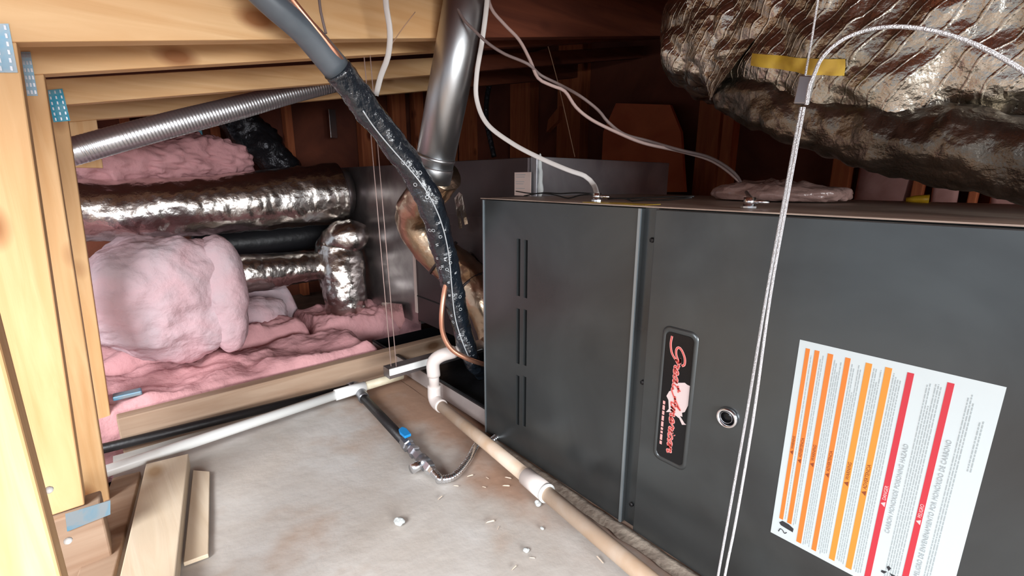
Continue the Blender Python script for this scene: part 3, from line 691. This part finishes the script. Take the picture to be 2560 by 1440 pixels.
T('black_foil_duct', 'crumpled black foil duct dropping behind the upper pink heap', 'duct', [onx(560, 265, -2.55), onx(610, 315, -2.55), onx(670, 380, -2.5), onx(722, 450, -2.48), onx(660, 600, -2.58), onx(560, 740, -2.5)], [0.07, 0.095, 0.085, 0.06, 0.06, 0.06], 'blackfoil', seg=36, step=0.01, crumple=0.02, cfreq=14)
# silver flex
sf = [(150, 386, 1.08), (200, 374, 1.12), (300, 346, 1.22), (450, 306, 1.36), (600, 268, 1.5), (720, 236, 1.62), (840, 208, 1.76), (900, 196, 1.85)]
T('silver_flex_duct', 'slim ribbed silver flex duct crossing above the upper pink heap', 'duct', [onx(q[0], q[1], -1.72) for q in sf], [0.035, 0.035, 0.035, 0.035, 0.034, 0.031, 0.028, 0.027], 'flex', seg=32, step=0.0022, ripple=0.00035, ripw=0.0088)

# ================================================================ PINK INSULATION
blob('insulation_heap', (-2.36, 0.15, 0.742), (0.15, 0.335, 0.105), M['pinkdeep'], None, 0.050, 6.5, 140, 90, 2.2, 2, 0.030)
tag(bpy.data.objects['insulation_heap'], 'torn pink insulation heap draped on top of the thick foil duct', 'insulation')
ir = thing('insulation_roll', (-1.73, 0.10, 0.12), 'big pale pink insulation roll standing beside the posts', 'insulation')
blob('body', (-1.73, 0.08, 0.305), (0.14, 0.185, 0.185), M['pink'], ir, 0.034, 6, 120, 80, 2.6, 4, 0.008)
blob('fold', (-1.70, 0.238, 0.30), (0.10, 0.060, 0.185), M['pink'], ir, 0.020, 7, 60, 50, 2.4, 8, 0.006)
def batt(x0, x1, y0, y1, z0, z1, mt, label, seed, lump=0.03):
    nx = 40; ny = 90; V = []; Fc = []
    for j in range(ny + 1):
        for i in range(nx + 1):
            u = i / nx; v = j / ny; x = x0 + (x1 - x0) * u; y = y0 + (y1 - y0) * v
            q = Vector((x + seed, y, 0)); e = min(u, 1 - u) * 2 * 6; e2 = min(v, 1 - v) * 2 * 12
            k = min(1, e) ** 0.5 * min(1, e2) ** 0.5
            z = z0 + (z1 - z0) * k + k * (lump * noise.noise(q * 7) + lump * 0.5 * noise.noise(q * 17) + lump * 0.35 * abs(noise.noise(q * 40)))
            V.append((x + 0.012 * noise.noise(q * 8 + Vector((0, 0, 5))), y + 0.02 * noise.noise(q * 9 + Vector((0, 0, 9))), z))
    n0 = len(V)
    for j in range(ny):
        for i in range(nx):
            a_ = j * (nx + 1) + i; Fc.append((a_, a_ + 1, a_ + nx + 2, a_ + nx + 1))
    # skirt down to the board below
    rim = [i for i in range(nx + 1)] + [j * (nx + 1) + nx for j in range(1, ny + 1)] + [ny * (nx + 1) + i for i in range(nx - 1, -1, -1)] + [j * (nx + 1) for j in range(ny - 1, 0, -1)]
    for r_ in rim: V.append((V[r_][0], V[r_][1], -0.109))
    for k in range(len(rim)): Fc.append((rim[k], rim[(k + 1) % len(rim)], n0 + (k + 1) % len(rim), n0 + k))
    Fc.append(tuple(range(n0, n0 + len(rim))))
    o = mk('insulation_batt', V, Fc, mt, None, True); tag(o, label, 'insulation'); return o
batt(-1.80, -1.478, -0.5, 0.66, 0.03, 0.085, M['pinkdeep'], 'pink insulation batt lying right behind the grey joist', 1)
batt(-2.16, -1.81, -0.5, 0.52, 0.03, 0.115, M['pinkdeep'], 'pink insulation batt in the second bay under the slim foil duct', 2, 0.045)
batt(-2.16, -1.815, 0.545, 1.0, 0.03, 0.095, M['pinkdeep'], 'deep pink insulation piece under the hanging foil elbow duct', 3, 0.04)
batt(-2.62, -2.17, -0.5, 0.60, 0.03, 0.17, M['pink'], 'pink insulation batt farthest back below the ducts', 4, 0.05)
blob('insulation_chunk', (-2.02, 0.36, 0.135), (0.10, 0.13, 0.06), M['pink'], None, 0.02, 9, 60, 36, 2.6, 6, 0.010)
tag(bpy.data.objects['insulation_chunk'], 'loose pink insulation lump on the batt right of the big roll', 'insulation')
q = onx(285, 950, -1.5)
tag(box('plastic_scrap', -1.53, -1.5, q.y - 0.01, q.y + 0.05, 0.1, 0.112, M['plate'], bv=0.003), 'small pale blue plastic scrap on the pink batt beside the posts', 'scrap')
q = onx(498, 338, -2.35)
tag(box('green_clip', -2.36, -2.34, q.y - 0.010, q.y + 0.012, q.z - 0.02, q.z + 0.02, M['plateblue'], bv=0.003), 'tiny teal clip above the upper pink heap', 'clip')

# ================================================================ BIG FOIL DUCT, UPPER RIGHT
SEC = []
for X_, yc_, bz_, tz_, hy_ in [(-0.66, 1.06, 1.00, 1.03, 0.05), (-0.60, 1.06, 0.895, 1.04, 0.15), (-0.54, 1.05, 0.828, 1.035, 0.21), (-0.42, 1.04, 0.775, 1.03, 0.245), (-0.27, 1.03, 0.715, 1.015, 0.26),
                          (-0.10, 1.03, 0.670, 1.005, 0.27), (0.10, 1.02, 0.643, 1.0, 0.27), (0.40, 1.02, 0.637, 1.0, 0.27), (0.70, 1.02, 0.637, 1.0, 0.27)]:
    SEC.append((X_, yc_, (bz_ + tz_) / 2, hy_, (tz_ - bz_) / 2))
def sec(u):
    k = u * (len(SEC) - 1); i = min(int(k), len(SEC) - 2); t = k - i
    return [SEC[i][q_] + (SEC[i + 1][q_] - SEC[i][q_]) * t for q_ in range(5)]
def big(u, v, off=0.0):
    X, yc, zc_, hy, hz = sec(u); a_ = 2 * math.pi * v
    c = math.cos(a_); s = math.sin(a_); p_ = 3.2
    k = (abs(c) ** p_ + abs(s) ** p_) ** (-1 / p_)
    P_ = Vector((X, yc + hy * c * k, zc_ + hz * s * k))
    n_ = noise.noise(P_ * 4.5) * 0.028 + abs(noise.noise(P_ * 9)) * 0.026 + abs(noise.noise(P_ * 23)) * 0.014 + noise.noise(P_ * 45) * 0.003 - 0.016
    return P_ + Vector((0, c, s)) * (n_ + off) + Vector((noise.noise(P_ * 6) * 0.012, 0, 0))
NU, NV = 190, 200; V = []; Fc = []
for i in range(NU + 1):
    for j in range(NV): V.append(big(i / NU, j / NV))
for i in range(NU):
    for j in range(NV):
        k = (j + 1) % NV; Fc.append((i * NV + j, i * NV + k, (i + 1) * NV + k, (i + 1) * NV + j))
Fc.append(tuple(range(NV))); Fc.append(tuple(reversed(range(NU * NV, (NU + 1) * NV))))
bf = thing('foil_wrapped_duct', (0.05, 1.0, 0.64), 'huge crumpled foil-wrapped duct sagging over the furnace at upper right', 'duct')
mk('foil_jacket', V, Fc, M['bigfoil'], bf, True)
def patch(name, u0, u1, v0, v1, nu, nv, off, mt):
    V = []; Fc = []
    for i in range(nu + 1):
        for j in range(nv + 1): V.append(big(u0 + (u1 - u0) * i / nu, v0 + (v1 - v0) * j / nv, off))
    for i in range(nu):
        for j in range(nv):
            a_ = i * (nv + 1) + j; Fc.append((a_, a_ + 1, a_ + nv + 2, a_ + nv + 1))
    return mk(name, V, Fc, M[mt], bf, True)
patch('yellow_label', 0.435, 0.545, 0.537, 0.556, 40, 6, 0.003, 'yellowtag')
tube('black_sleeve', [ony(1808, 238, 0.84), ony(1900, 255, 0.83), ony(2050, 292, 0.815), ony(2250, 345, 0.80), ony(2450, 385, 0.79), ony(2700, 420, 0.78)],
     [0.030, 0.042, 0.044, 0.045, 0.048, 0.05], M['darkfoil'], bf, seg=40, step=0.006, crumple=0.012, cfreq=16, seed=4, label='dark shiny sleeve along the duct underside')
# loose corner of the foil facing, a thin crinkled sheet turned out at the left end
V = []; Fc = []; na, nb = 30, 24
c00, c10, c11, c01 = [ony(*q, 0.80) for q in [(1680, -60), (2010, -60), (1790, 222), (1752, 246)]]
for k_ in (0, 1):
    for i in range(na + 1):
        for j in range(nb + 1):
            p_ = (c00.lerp(c01, i / na)).lerp(c10.lerp(c11, i / na), j / nb)
            V.append(p_ + Vector((0, 0.05 * (i / na) ** 2 * 0.0 + 0.012 * noise.noise(p_ * 12) + 0.008 * abs(noise.noise(p_ * 30)) + 0.002 * k_ + 0.03 * (1 - j / nb), 0)))
nn = (na + 1) * (nb + 1)
for k_ in (0, 1):
    for i in range(na):
        for j in range(nb):
            a_ = k_ * nn + i * (nb + 1) + j; Fc.append((a_, a_ + 1, a_ + nb + 2, a_ + nb + 1))
mk('foil_corner', V, Fc, M['bigfoil'], bf, False)

# ================================================================ REFRIGERANT LINE
rl = thing('refrigerant_line', D(1180, 895, 1.32), 'thick grey insulated line wrapped in black printed tape with copper tube', 'pipe')
LP = [(560, -110, 0.70), (672, 0, 0.75), (760, 78, 0.80), (842, 172, 0.86), (930, 288, 0.96), (1020, 408, 1.05), (1075, 510, 1.10), (1108, 620, 1.18), (1132, 720, 1.24), (1152, 810, 1.29), (1180, 900, 1.33), (1205, 935, 1.40)]
LR = [0.0225, 0.0232, 0.0238, 0.0262, 0.0285, 0.0295, 0.0295, 0.0295, 0.0285, 0.026, 0.023, 0.02]
LV = [D(*q) for q in LP]
tube('foam_sleeve', LV[:4], LR[:4], M['sleeve'], rl, seg=28, step=0.012)
tp = tube('tape_wrap', LV[3:], [r + 0.0012 for r in LR[3:]], M['tape'], rl, seg=48, step=0.005, crumple=0.0048, cfreq=26)
# silver printing along the tape
P_, R_ = smooth_path(LV[3:], LR[3:], 0.004); parts = []; random.seed(21)
for i in range(6, len(P_) - 30, 5):
    tdir = (P_[i + 1] - P_[i]).normalized(); tc_ = (EYE - P_[i]).normalized(); side = tdir.cross(tc_).normalized(); tc_ = side.cross(tdir).normalized()
    for k in range(3):
        if random.random() < 0.68 or i < 60: continue
        off_ = random.uniform(-0.75, 0.75); c = P_[i] + tdir * random.uniform(-0.008, 0.008) + side * R_[i] * off_ + tc_ * (R_[i] * math.sqrt(1 - off_ * off_) + 0.0042)
        n_ = (side * off_ + tc_ * math.sqrt(1 - off_ * off_)).normalized(); s2 = tdir.cross(n_).normalized()
        L_ = random.uniform(0.004, 0.009); sh = random.random()
        if sh < 0.6:
            pts = [c - tdir * L_ * 0.5 - s2 * 0.004, c - tdir * L_ * 0.1 + s2 * 0.004, c + tdir * L_ * 0.2 - s2 * 0.003, c + tdir * L_ * 0.5 + s2 * 0.004]
        else:
            pts = [c + tdir * 0.004 * math.cos(a_) + s2 * 0.004 * math.sin(a_) for a_ in [0, 1.2, 2.5, 3.8, 5.2, 6.28]]
        parts.append(ribbon_geo(pts, 0.0013, n_, 0.0, 0.002))
V, Fc = join(parts); mk('tape_print', V, Fc, M['tapeprint'], tp, kind='stuff')
# welt line where the tape edge overlaps
wl_ = []
for i in range(20, len(P_) - 24, 3):
    tdir = (P_[i + 1] - P_[i]).normalized(); tc_ = (EYE - P_[i]).normalized(); side = tdir.cross(tc_).normalized(); tc_ = side.cross(tdir).normalized()
    o_ = 0.45 * math.sin(i * 0.045) ; wl_.append(P_[i] + side * R_[i] * o_ * 0.9 + tc_ * (R_[i] * math.sqrt(1 - (o_ * 0.9) ** 2) + 0.0036))
tube('tape_edge', wl_, 0.0016, M['tapeprint'], tp, raw=True, seg=6)
cu1 = [D(*q) for q in [(700, -45, 0.74), (735, 5, 0.765), (795, 78, 0.80), (850, 146, 0.84), (870, 172, 0.88)]]
tube('copper_tube', cu1, 0.0052, M['copper'], rl, seg=12, step=0.01)
cu2 = [D(*q) for q in [(1118, 700, 1.205), (1110, 735, 1.215), (1104, 790, 1.22), (1108, 835, 1.235), (1128, 872, 1.25), (1165, 895, 1.27), (1200, 908, 1.30), (1220, 912, 1.34)]]
tube('copper_tube', cu2, 0.0068, M['copper'], rl, seg=14, step=0.008)

# ================================================================ PIPES ON THE FLOOR
# white pvc
wp = thing('white_pipe', onz(640, 1070, 0.02), 'bright white straight plastic pipe crossing the floor from the posts', 'pipe')
a0 = onz(265, 1178, 0.03); a1 = onz(838, 988, 0.03); a2 = onz(1005, 938, 0.03)
d0 = (a1 - a0).normalized()
tube('pipe', [a0 - d0 * 0.5, a1 + d0 * 0.02], 0.0135, M['pvc'], wp, raw=True, seg=24)
c1 = onz(838, 988, 0.03); c2 = onz(912, 966, 0.03)
tube('coupling', [c1, c2], 0.0168, M['pvc'], wp, raw=True, seg=24)
tube('pipe_end', [c2, a2], 0.0135, M['pvcold'], wp, raw=True, seg=24, label='yellowed open end of the pipe')
# black gas pipe beyond it with elbow, branch, valve and flex connector
gs = thing('gas_pipe', onz(960, 1050, 0.0), 'black iron gas pipe with blue lever valve and silver flex connector', 'pipe')
g0_ = onz(255, 1122, 0.02); g1_ = onz(880, 968, 0.02); gd = (g1_ - g0_).normalized()
tube('long_pipe', [g0_ - gd * 0.45, g1_], 0.0125, M['blackiron'], gs, raw=True, seg=20)
e0 = onz(905, 990, 0.018)
tube('pipe_elbow', [g1_ - gd * 0.01, g1_ + gd * 0.012, e0 + Vector((-0.012, 0.004, 0)), e0 + Vector((0.02, -0.002, 0))], 0.0165, M['greyiron'], gs, seg=18, step=0.006)
h0 = onz(1010, 1102, 0.018)
tube('branch_pipe', [e0, h0], 0.0128, M['blackiron'], gs, raw=True, seg=20)
hd = (h0 - e0).normalized()
va = tube('ball_valve', [h0, h0 + hd * 0.012, h0 + hd * 0.014, h0 + hd * 0.030, h0 + hd * 0.032, h0 + hd * 0.045], [0.0135, 0.0135, 0.0165, 0.0165, 0.013, 0.013], M['greyiron'], gs, raw=True, seg=8, smooth=False)
hs = Vector((-hd.y, hd.x, 0))
box_c = h0 + hd * 0.012
prism('valve_lever', [box_c + hd * a_ + hs * b_ + Vector((0, 0, 0.021)) for a_, b_ in [(-0.028, -0.006), (-0.034, 0.006), (-0.02, 0.012), (0.012, 0.010), (0.014, -0.008), (-0.012, -0.010)]], (0, 0, 0.007), M['blue'], va, 0.0015, label='bright blue lever')
f0 = h0 + hd * 0.045
tube('union_fitting', [f0, f0 + hd * 0.010, f0 + hd * 0.011, f0 + hd * 0.022, f0 + hd * 0.023, f0 + hd * 0.055], [0.012, 0.012, 0.0155, 0.0155, 0.0115, 0.0115], M['greyiron'], gs, raw=True, seg=6, smooth=False)
f1_ = f0 + hd * 0.055
tube('pipe_tee', [f1_, f1_ + hd * 0.028], 0.0155, M['greyiron'], gs, raw=True, seg=16)
tube('tee_stub', [f1_ + hd * 0.014, f1_ + hd * 0.014 - hs * -0.0 + Vector((0.004, -0.036, 0))], 0.011, M['brightsteel'], gs, raw=True, seg=14)
f2_ = f1_ + hd * 0.028
tube('flare_nut', [f2_, f2_ + hd * 0.020, f2_ + hd * 0.022, f2_ + hd * 0.034], [0.014, 0.014, 0.011, 0.010], M['brightsteel'], gs, raw=True, seg=6, smooth=False)
f3_ = f2_ + hd * 0.03
tube('flex_connector', [f3_, f3_ + hd * 0.03, onz(1100, 1199, 0.012), onz(1135, 1190, 0.010), onz(1168, 1155, 0.009), onz(1196, 1108, 0.009), Vector((-0.84, 0.655, 0.009)), Vector((-0.86, 0.72, 0.012))], 0.0085, M['brightsteel'], gs, seg=16, step=0.0016, ripple=0.0009, ripw=0.006)
# condensate drain
dr = thing('condensate_drain', onz(1200, 1090, 0.0), 'dusty tan drain pipe along the furnace foot with white elbows at its far end', 'pipe')
t0 = onz(1092, 1006, 0.034); t1 = onz(1345, 1215, 0.034); t2 = onz(1600, 1430, 0.034)
td = (t1 - t0).normalized()
tube('pipe', [t0, t1], 0.0155, M['pvctan'], dr, raw=True, seg=24)
tube('pipe', [t1, t2, t2 + (t2 - t1) * 1.3], 0.0155, M['pvctan'], dr, raw=True, seg=24)
ca = t0.lerp(t1, 0.91); cb_ = t1.lerp(t2, 0.10)
tube('coupling', [ca, cb_], 0.0195, M['pvcpink'], dr, raw=True, seg=24)
tube('glue_ring', [cb_ - td * 0.003, cb_ + td * 0.004], 0.0200, M['pvc'], dr, raw=True, seg=24, label='white smeared glue ring')
up_ = Vector((0, 0, 1))
k0 = t0 + Vector((-0.004, 0.0, 0))
tube('elbow', [t0 + td * 0.03, t0, k0 + Vector((-0.012, 0.002, 0.012)), k0 + Vector((-0.014, 0.004, 0.045))], 0.0188, M['pvcpink'], dr, seg=24, step=0.006)
kz = k0 + Vector((-0.014, 0.004, 0.0))
tube('riser', [kz + up_ * 0.04, kz + up_ * 0.10], 0.0150, M['pvcpink'], dr, raw=True, seg=24)
tube('elbow', [kz + up_ * 0.075, kz + up_ * 0.115, kz + Vector((0.010, 0.018, 0.135)), kz + Vector((0.018, 0.06, 0.140))], 0.0188, M['pvcpink'], dr, seg=24, step=0.006)
tube('stub', [kz + Vector((0.018, 0.055, 0.140)), kz + Vector((0.03, 0.215, 0.146))], 0.0145, M['pvcpink'], dr, raw=True, seg=20)

# ================================================================ CABLES
def wire(name, label, cat, pts, r, mt, **k):
    return T(name, label, cat, [D(*q) for q in pts], r, mt, seg=k.pop('seg', 8), step=k.pop('step', 0.012), **k)
# thick galvanised suspension wire rope close to the camera
wr = thing('wire_rope', (-0.2, 0.58, 0.0), 'bright wire rope looped through a clamp in front of the furnace', 'cable')
Yw = 0.58
ct = ony(2016, 228, Yw)
tube('rope', [ony(2052, -60, Yw), ony(2045, 0, Yw), ony(2028, 105, Yw), ony(2012, 195, Yw)], 0.0011, M['cable'], wr, seg=8, step=0.02)
tube('rope', [ony(*q, Yw) for q in [(2003, 268), (1960, 500), (1915, 745), (1866, 1040), (1820, 1300), (1795, 1440), (1765, 1620)]], 0.0017, M['cable'], wr, seg=8, step=0.02)
tube('rope', [ony(*q, Yw - 0.006) for q in [(2010, 268), (1968, 500), (1925, 745), (1884, 1040), (1840, 1300), (1812, 1440), (1782, 1620)]], 0.0017, M['cable'], wr, seg=8, step=0.02)
lp = [(2016, 262), (2024, 215), (2034, 190), (2055, 145), (2100, 103), (2160, 77), (2225, 67), (2290, 70), (2360, 84), (2440, 112), (2510, 148), (2575, 190), (2650, 250)]
tube('rope_tail', [ony(*q, Yw - 0.008) for q in lp], 0.0019, M['cable'], wr, seg=10, step=0.003)
P4 = [ony(*q, Yw + 0.005) for q in [(2008, 192), (2040, 194), (2024, 262), (1993, 262)]]
prism('clamp', P4, (0, -0.012, 0), M['greyiron'], wr, 0.001)
# white romex into the left connector
zt = ZT + 0.002
def knockout(px_, label):
    c = onz(px_[0], px_[1], zt); t = thing('cable_connector', c, label, 'connector')
    tube('locknut', [c, c + up_ * 0.003], 0.0125, M['brightsteel'], t, raw=True, seg=12, smooth=False)
    tube('connector_body', [c + up_ * 0.003, c + up_ * 0.016], 0.0085, M['brightsteel'], t, raw=True, seg=20)
    tube('clamp_screw', [c + Vector((0.004, -0.002, 0.010)), c + Vector((0.026, 0.006, 0.009))], 0.0028, M['brightsteel'], t, raw=True, seg=8)
    return c
cA = knockout((1492, 503), 'silver cable connector on the furnace top where the white cable enters')
cB = knockout((1872, 520), 'silver cable connector on the furnace top where two dusty cables enter')
T('flat_cable', 'flat white electrical cable curving down to the left connector', 'cable',
  [D(*q) for q in [(1222, -60, 0.95), (1216, 20, 1.0), (1205, 105, 1.03), (1192, 185, 1.06), (1192, 250, 1.08), (1218, 310, 1.08), (1280, 358, 1.07), (1350, 395, 1.05), (1420, 425, 1.03), (1462, 440, 1.02), (1484, 462, 1.01)]] + [cA + up_ * 0.012],
  0.0055, 'wirewhite', seg=14, step=0.01, flat=0.5, flatdir=(1, 1, 0))
T('dusty_cable', 'lighter dusty cable of the pair hanging from the vent pipe to the right connector', 'cable',
  [D(*q) for q in [(1215, -40, 1.0), (1228, 20, 1.0), (1262, 62, 1.0), (1298, 100, 1.0), (1325, 150, 1.0), (1345, 195, 1.0), (1380, 214, 1.0), (1412, 228, 1.0), (1440, 268, 1.0), (1480, 300, 1.0), (1545, 332, 1.0), (1610, 358, 1.0), (1700, 378, 1.0), (1780, 402, 0.99), (1840, 445, 0.985), (1866, 480, 0.985)]] + [cB + up_ * 0.012],
  0.0036, 'wirepink', seg=10, step=0.01)
T('dusty_cable', 'darker dusty cable twisting round the lighter one toward the right connector', 'cable',
  [D(*q) for q in [(1112, -20, 0.99), (1140, 15, 0.99), (1160, 50, 0.985), (1185, 75, 0.985), (1220, 108, 0.985), (1262, 135, 0.985), (1320, 160, 0.985), (1352, 188, 1.015), (1400, 212, 1.015), (1450, 240, 0.985), (1495, 275, 0.985), (1520, 305, 0.985), (1560, 335, 1.012), (1620, 352, 1.015), (1700, 375, 0.985), (1775, 394, 0.98), (1835, 432, 0.975), (1862, 475, 0.975)]] + [cB + Vector((0.004, 0, 0.012))],
  0.0032, 'wiregrey', seg=10, step=0.01)
wire('thin_wire', 'thin tan wire falling from the roof behind the twisted cables', 'wire', [(1225, -5, 1.6), (1300, 2, 1.6), (1335, 25, 1.6), (1362, 90, 1.6), (1392, 195, 1.6), (1412, 280, 1.6), (1437, 392, 1.6)], 0.0014, 'string')
wire('grey_cable', 'flat pale grey cable hanging down behind the taped line', 'cable', [(962, -30, 0.86), (966, 20, 0.88), (975, 80, 0.90), (970, 140, 0.93), (952, 190, 0.96), (940, 238, 0.985)], 0.0058, 'wirewhite', flat=0.45, flatdir=(1, 1, 0), seg=12)
wire('string', 'thin tan string slanting down to the pale grey cable', 'string', [(1038, 30, 0.955), (1000, 80, 0.95), (975, 118, 0.93)], 0.0010, 'string')
wire('upper_cable', 'narrow grey cable near the copper tube at the top', 'cable', [(795, -30, 0.80), (802, 30, 0.805), (815, 84, 0.815)], 0.0025, 'wiregrey')
wire('dark_flex', 'dim ribbed dark conduit hanging far behind the white cable', 'conduit', [(1232, 180, 2.3), (1218, 240, 2.3), (1216, 300, 2.3), (1226, 350, 2.3), (1235, 392, 2.3)], 0.013, 'blackfoil', seg=12)
for k, (pts, lab_) in enumerate([([(1290, 478), (1330, 484), (1365, 482), (1400, 484), (1440, 482), (1482, 484)], 'thin black wire on the furnace top left of the left connector'),
                                 ([(1310, 490), (1350, 483), (1390, 488), (1420, 496), (1450, 488), (1484, 486)], 'kinked black wire crossing its neighbour left of the left connector'),
                                 ([(1520, 496), (1570, 496), (1620, 494), (1680, 492), (1735, 491)], 'thin black wire on the furnace top between the connectors'),
                                 ([(1520, 497), (1560, 496), (1580, 506), (1610, 500), (1660, 500), (1730, 494)], 'kinked black wire sagging between the connectors')]):
    T('black_wire', lab_, 'wire', [Vector((v_.x, v_.y, max(v_.z, zt + 0.001))) for v_ in (ony(a_, b_, 0.79) for a_, b_ in pts)], 0.0016, 'wireblack', seg=6, step=0.01)

# things lying on top of the furnace
def bagsq(p): return Vector((p.x, p.y, max(p.z, -0.012)))
b_ = blob('plastic_bag', (-0.385, 1.06, ZT + 0.016), (0.125, 0.08, 0.020), M['bag'], None, 0.014, 12, 70, 30, 2.4, 3, 0.012, squash=bagsq)
tag(b_, 'flattened dusty plastic bag on the furnace top behind the right connector', 'bag')
q = onz(2290, 507, ZT + 0.001)
V, Fc = tube_geo([q + Vector((-0.016, -0.003, 0.005)), q + Vector((-0.004, 0, 0.007)), q + Vector((0.018, 0.004, 0.008))], [0.0045, 0.007, 0.0085], seg=10, step=0.008)
tag(mk('wire_nut', V, Fc, M['yellow'], None, True), 'yellow wire connector cap lying on the furnace top at right', 'cap')

# ================================================================ DEBRIS
random.seed(31)
G = 'wood splinters on the floor'
chips = [(1218, 1195), (1175, 1190), (1210, 1218), (1265, 1215), (1270, 1195), (1245, 1320), (1285, 1420), (1345, 1230), (1155, 1160), (985, 1058), (1140, 1215), (1225, 1305), (1330, 1395), (1100, 1245), (1500, 1400)]
proto = None
for k, (x, y) in enumerate(chips):
    c = onz(x, y, 0.001); a_ = random.uniform(0, 3.14); s = random.uniform(0.35, 0.8)
    if proto is None:
        V = [(-0.012, -0.001, 0), (0.012, -0.0016, 0.001), (0.013, 0.0016, 0.002), (-0.010, 0.002, 0), (-0.006, 0, 0.003), (0.009, 0, 0.0045)]
        o = mk('wood_splinter', V, [(0, 1, 5, 4), (1, 2, 5), (2, 3, 4, 5), (3, 0, 4), (0, 3, 2, 1)], M['chip']); proto = o
    else: o = proto.copy(); COL.objects.link(o)
    o.location = c + Vector((0, 0, 0.0)); o.rotation_euler = (0, 0, a_); o.scale = (s, s, s)
    tag(o, 'tiny pale wood splinter lying on the dusty floor near the pipes', 'splinter', G)
for x, y, r, lab_ in [(998, 1308, 0.011, 'pale grey plaster lump on the open floor'), (1316, 1378, 0.007, 'small white plaster crumb at the bottom centre of the floor'), (1345, 1262, 0.009, 'plaster lump beside the drain pipe coupling'), (1355, 1322, 0.004, 'tiny white crumb on the floor below the pipe coupling')]:
    c = onz(x, y, 0.0); tag(blob('plaster_lump', c + Vector((0, 0, r * 0.45)), (r, r * 0.8, r * 0.5), M['plaster'], None, r * 0.3, 120, 18, 12, 2, x), lab_, 'debris')
# ragged dust strip between pipe and furnace foot
V = []; Fc = []; n = 120
for i in range(n + 1):
    x = -0.90 + 0.95 * i / n
    for j, (y, h) in enumerate([(0.640, 0), (0.652, 0.5), (0.662, 1.0), (0.6715, 0.9), (0.6715, -0.2)]):
        V.append((x, y + (0.008 * noise.noise(Vector((x * 30, y * 9, 3))) if j < 3 else 0), 0.0005 + h * (0.003 + 0.003 * noise.noise(Vector((x * 22, j, 0))))))
for i in range(n):
    for j in range(4): Fc.append((i * 5 + j, (i + 1) * 5 + j, (i + 1) * 5 + j + 1, i * 5 + j + 1))
tag(mk('dust_drift', V, Fc, M['dust'], None, True, kind='stuff'), 'ragged grey dust and grit along the foot of the furnace', 'dust')
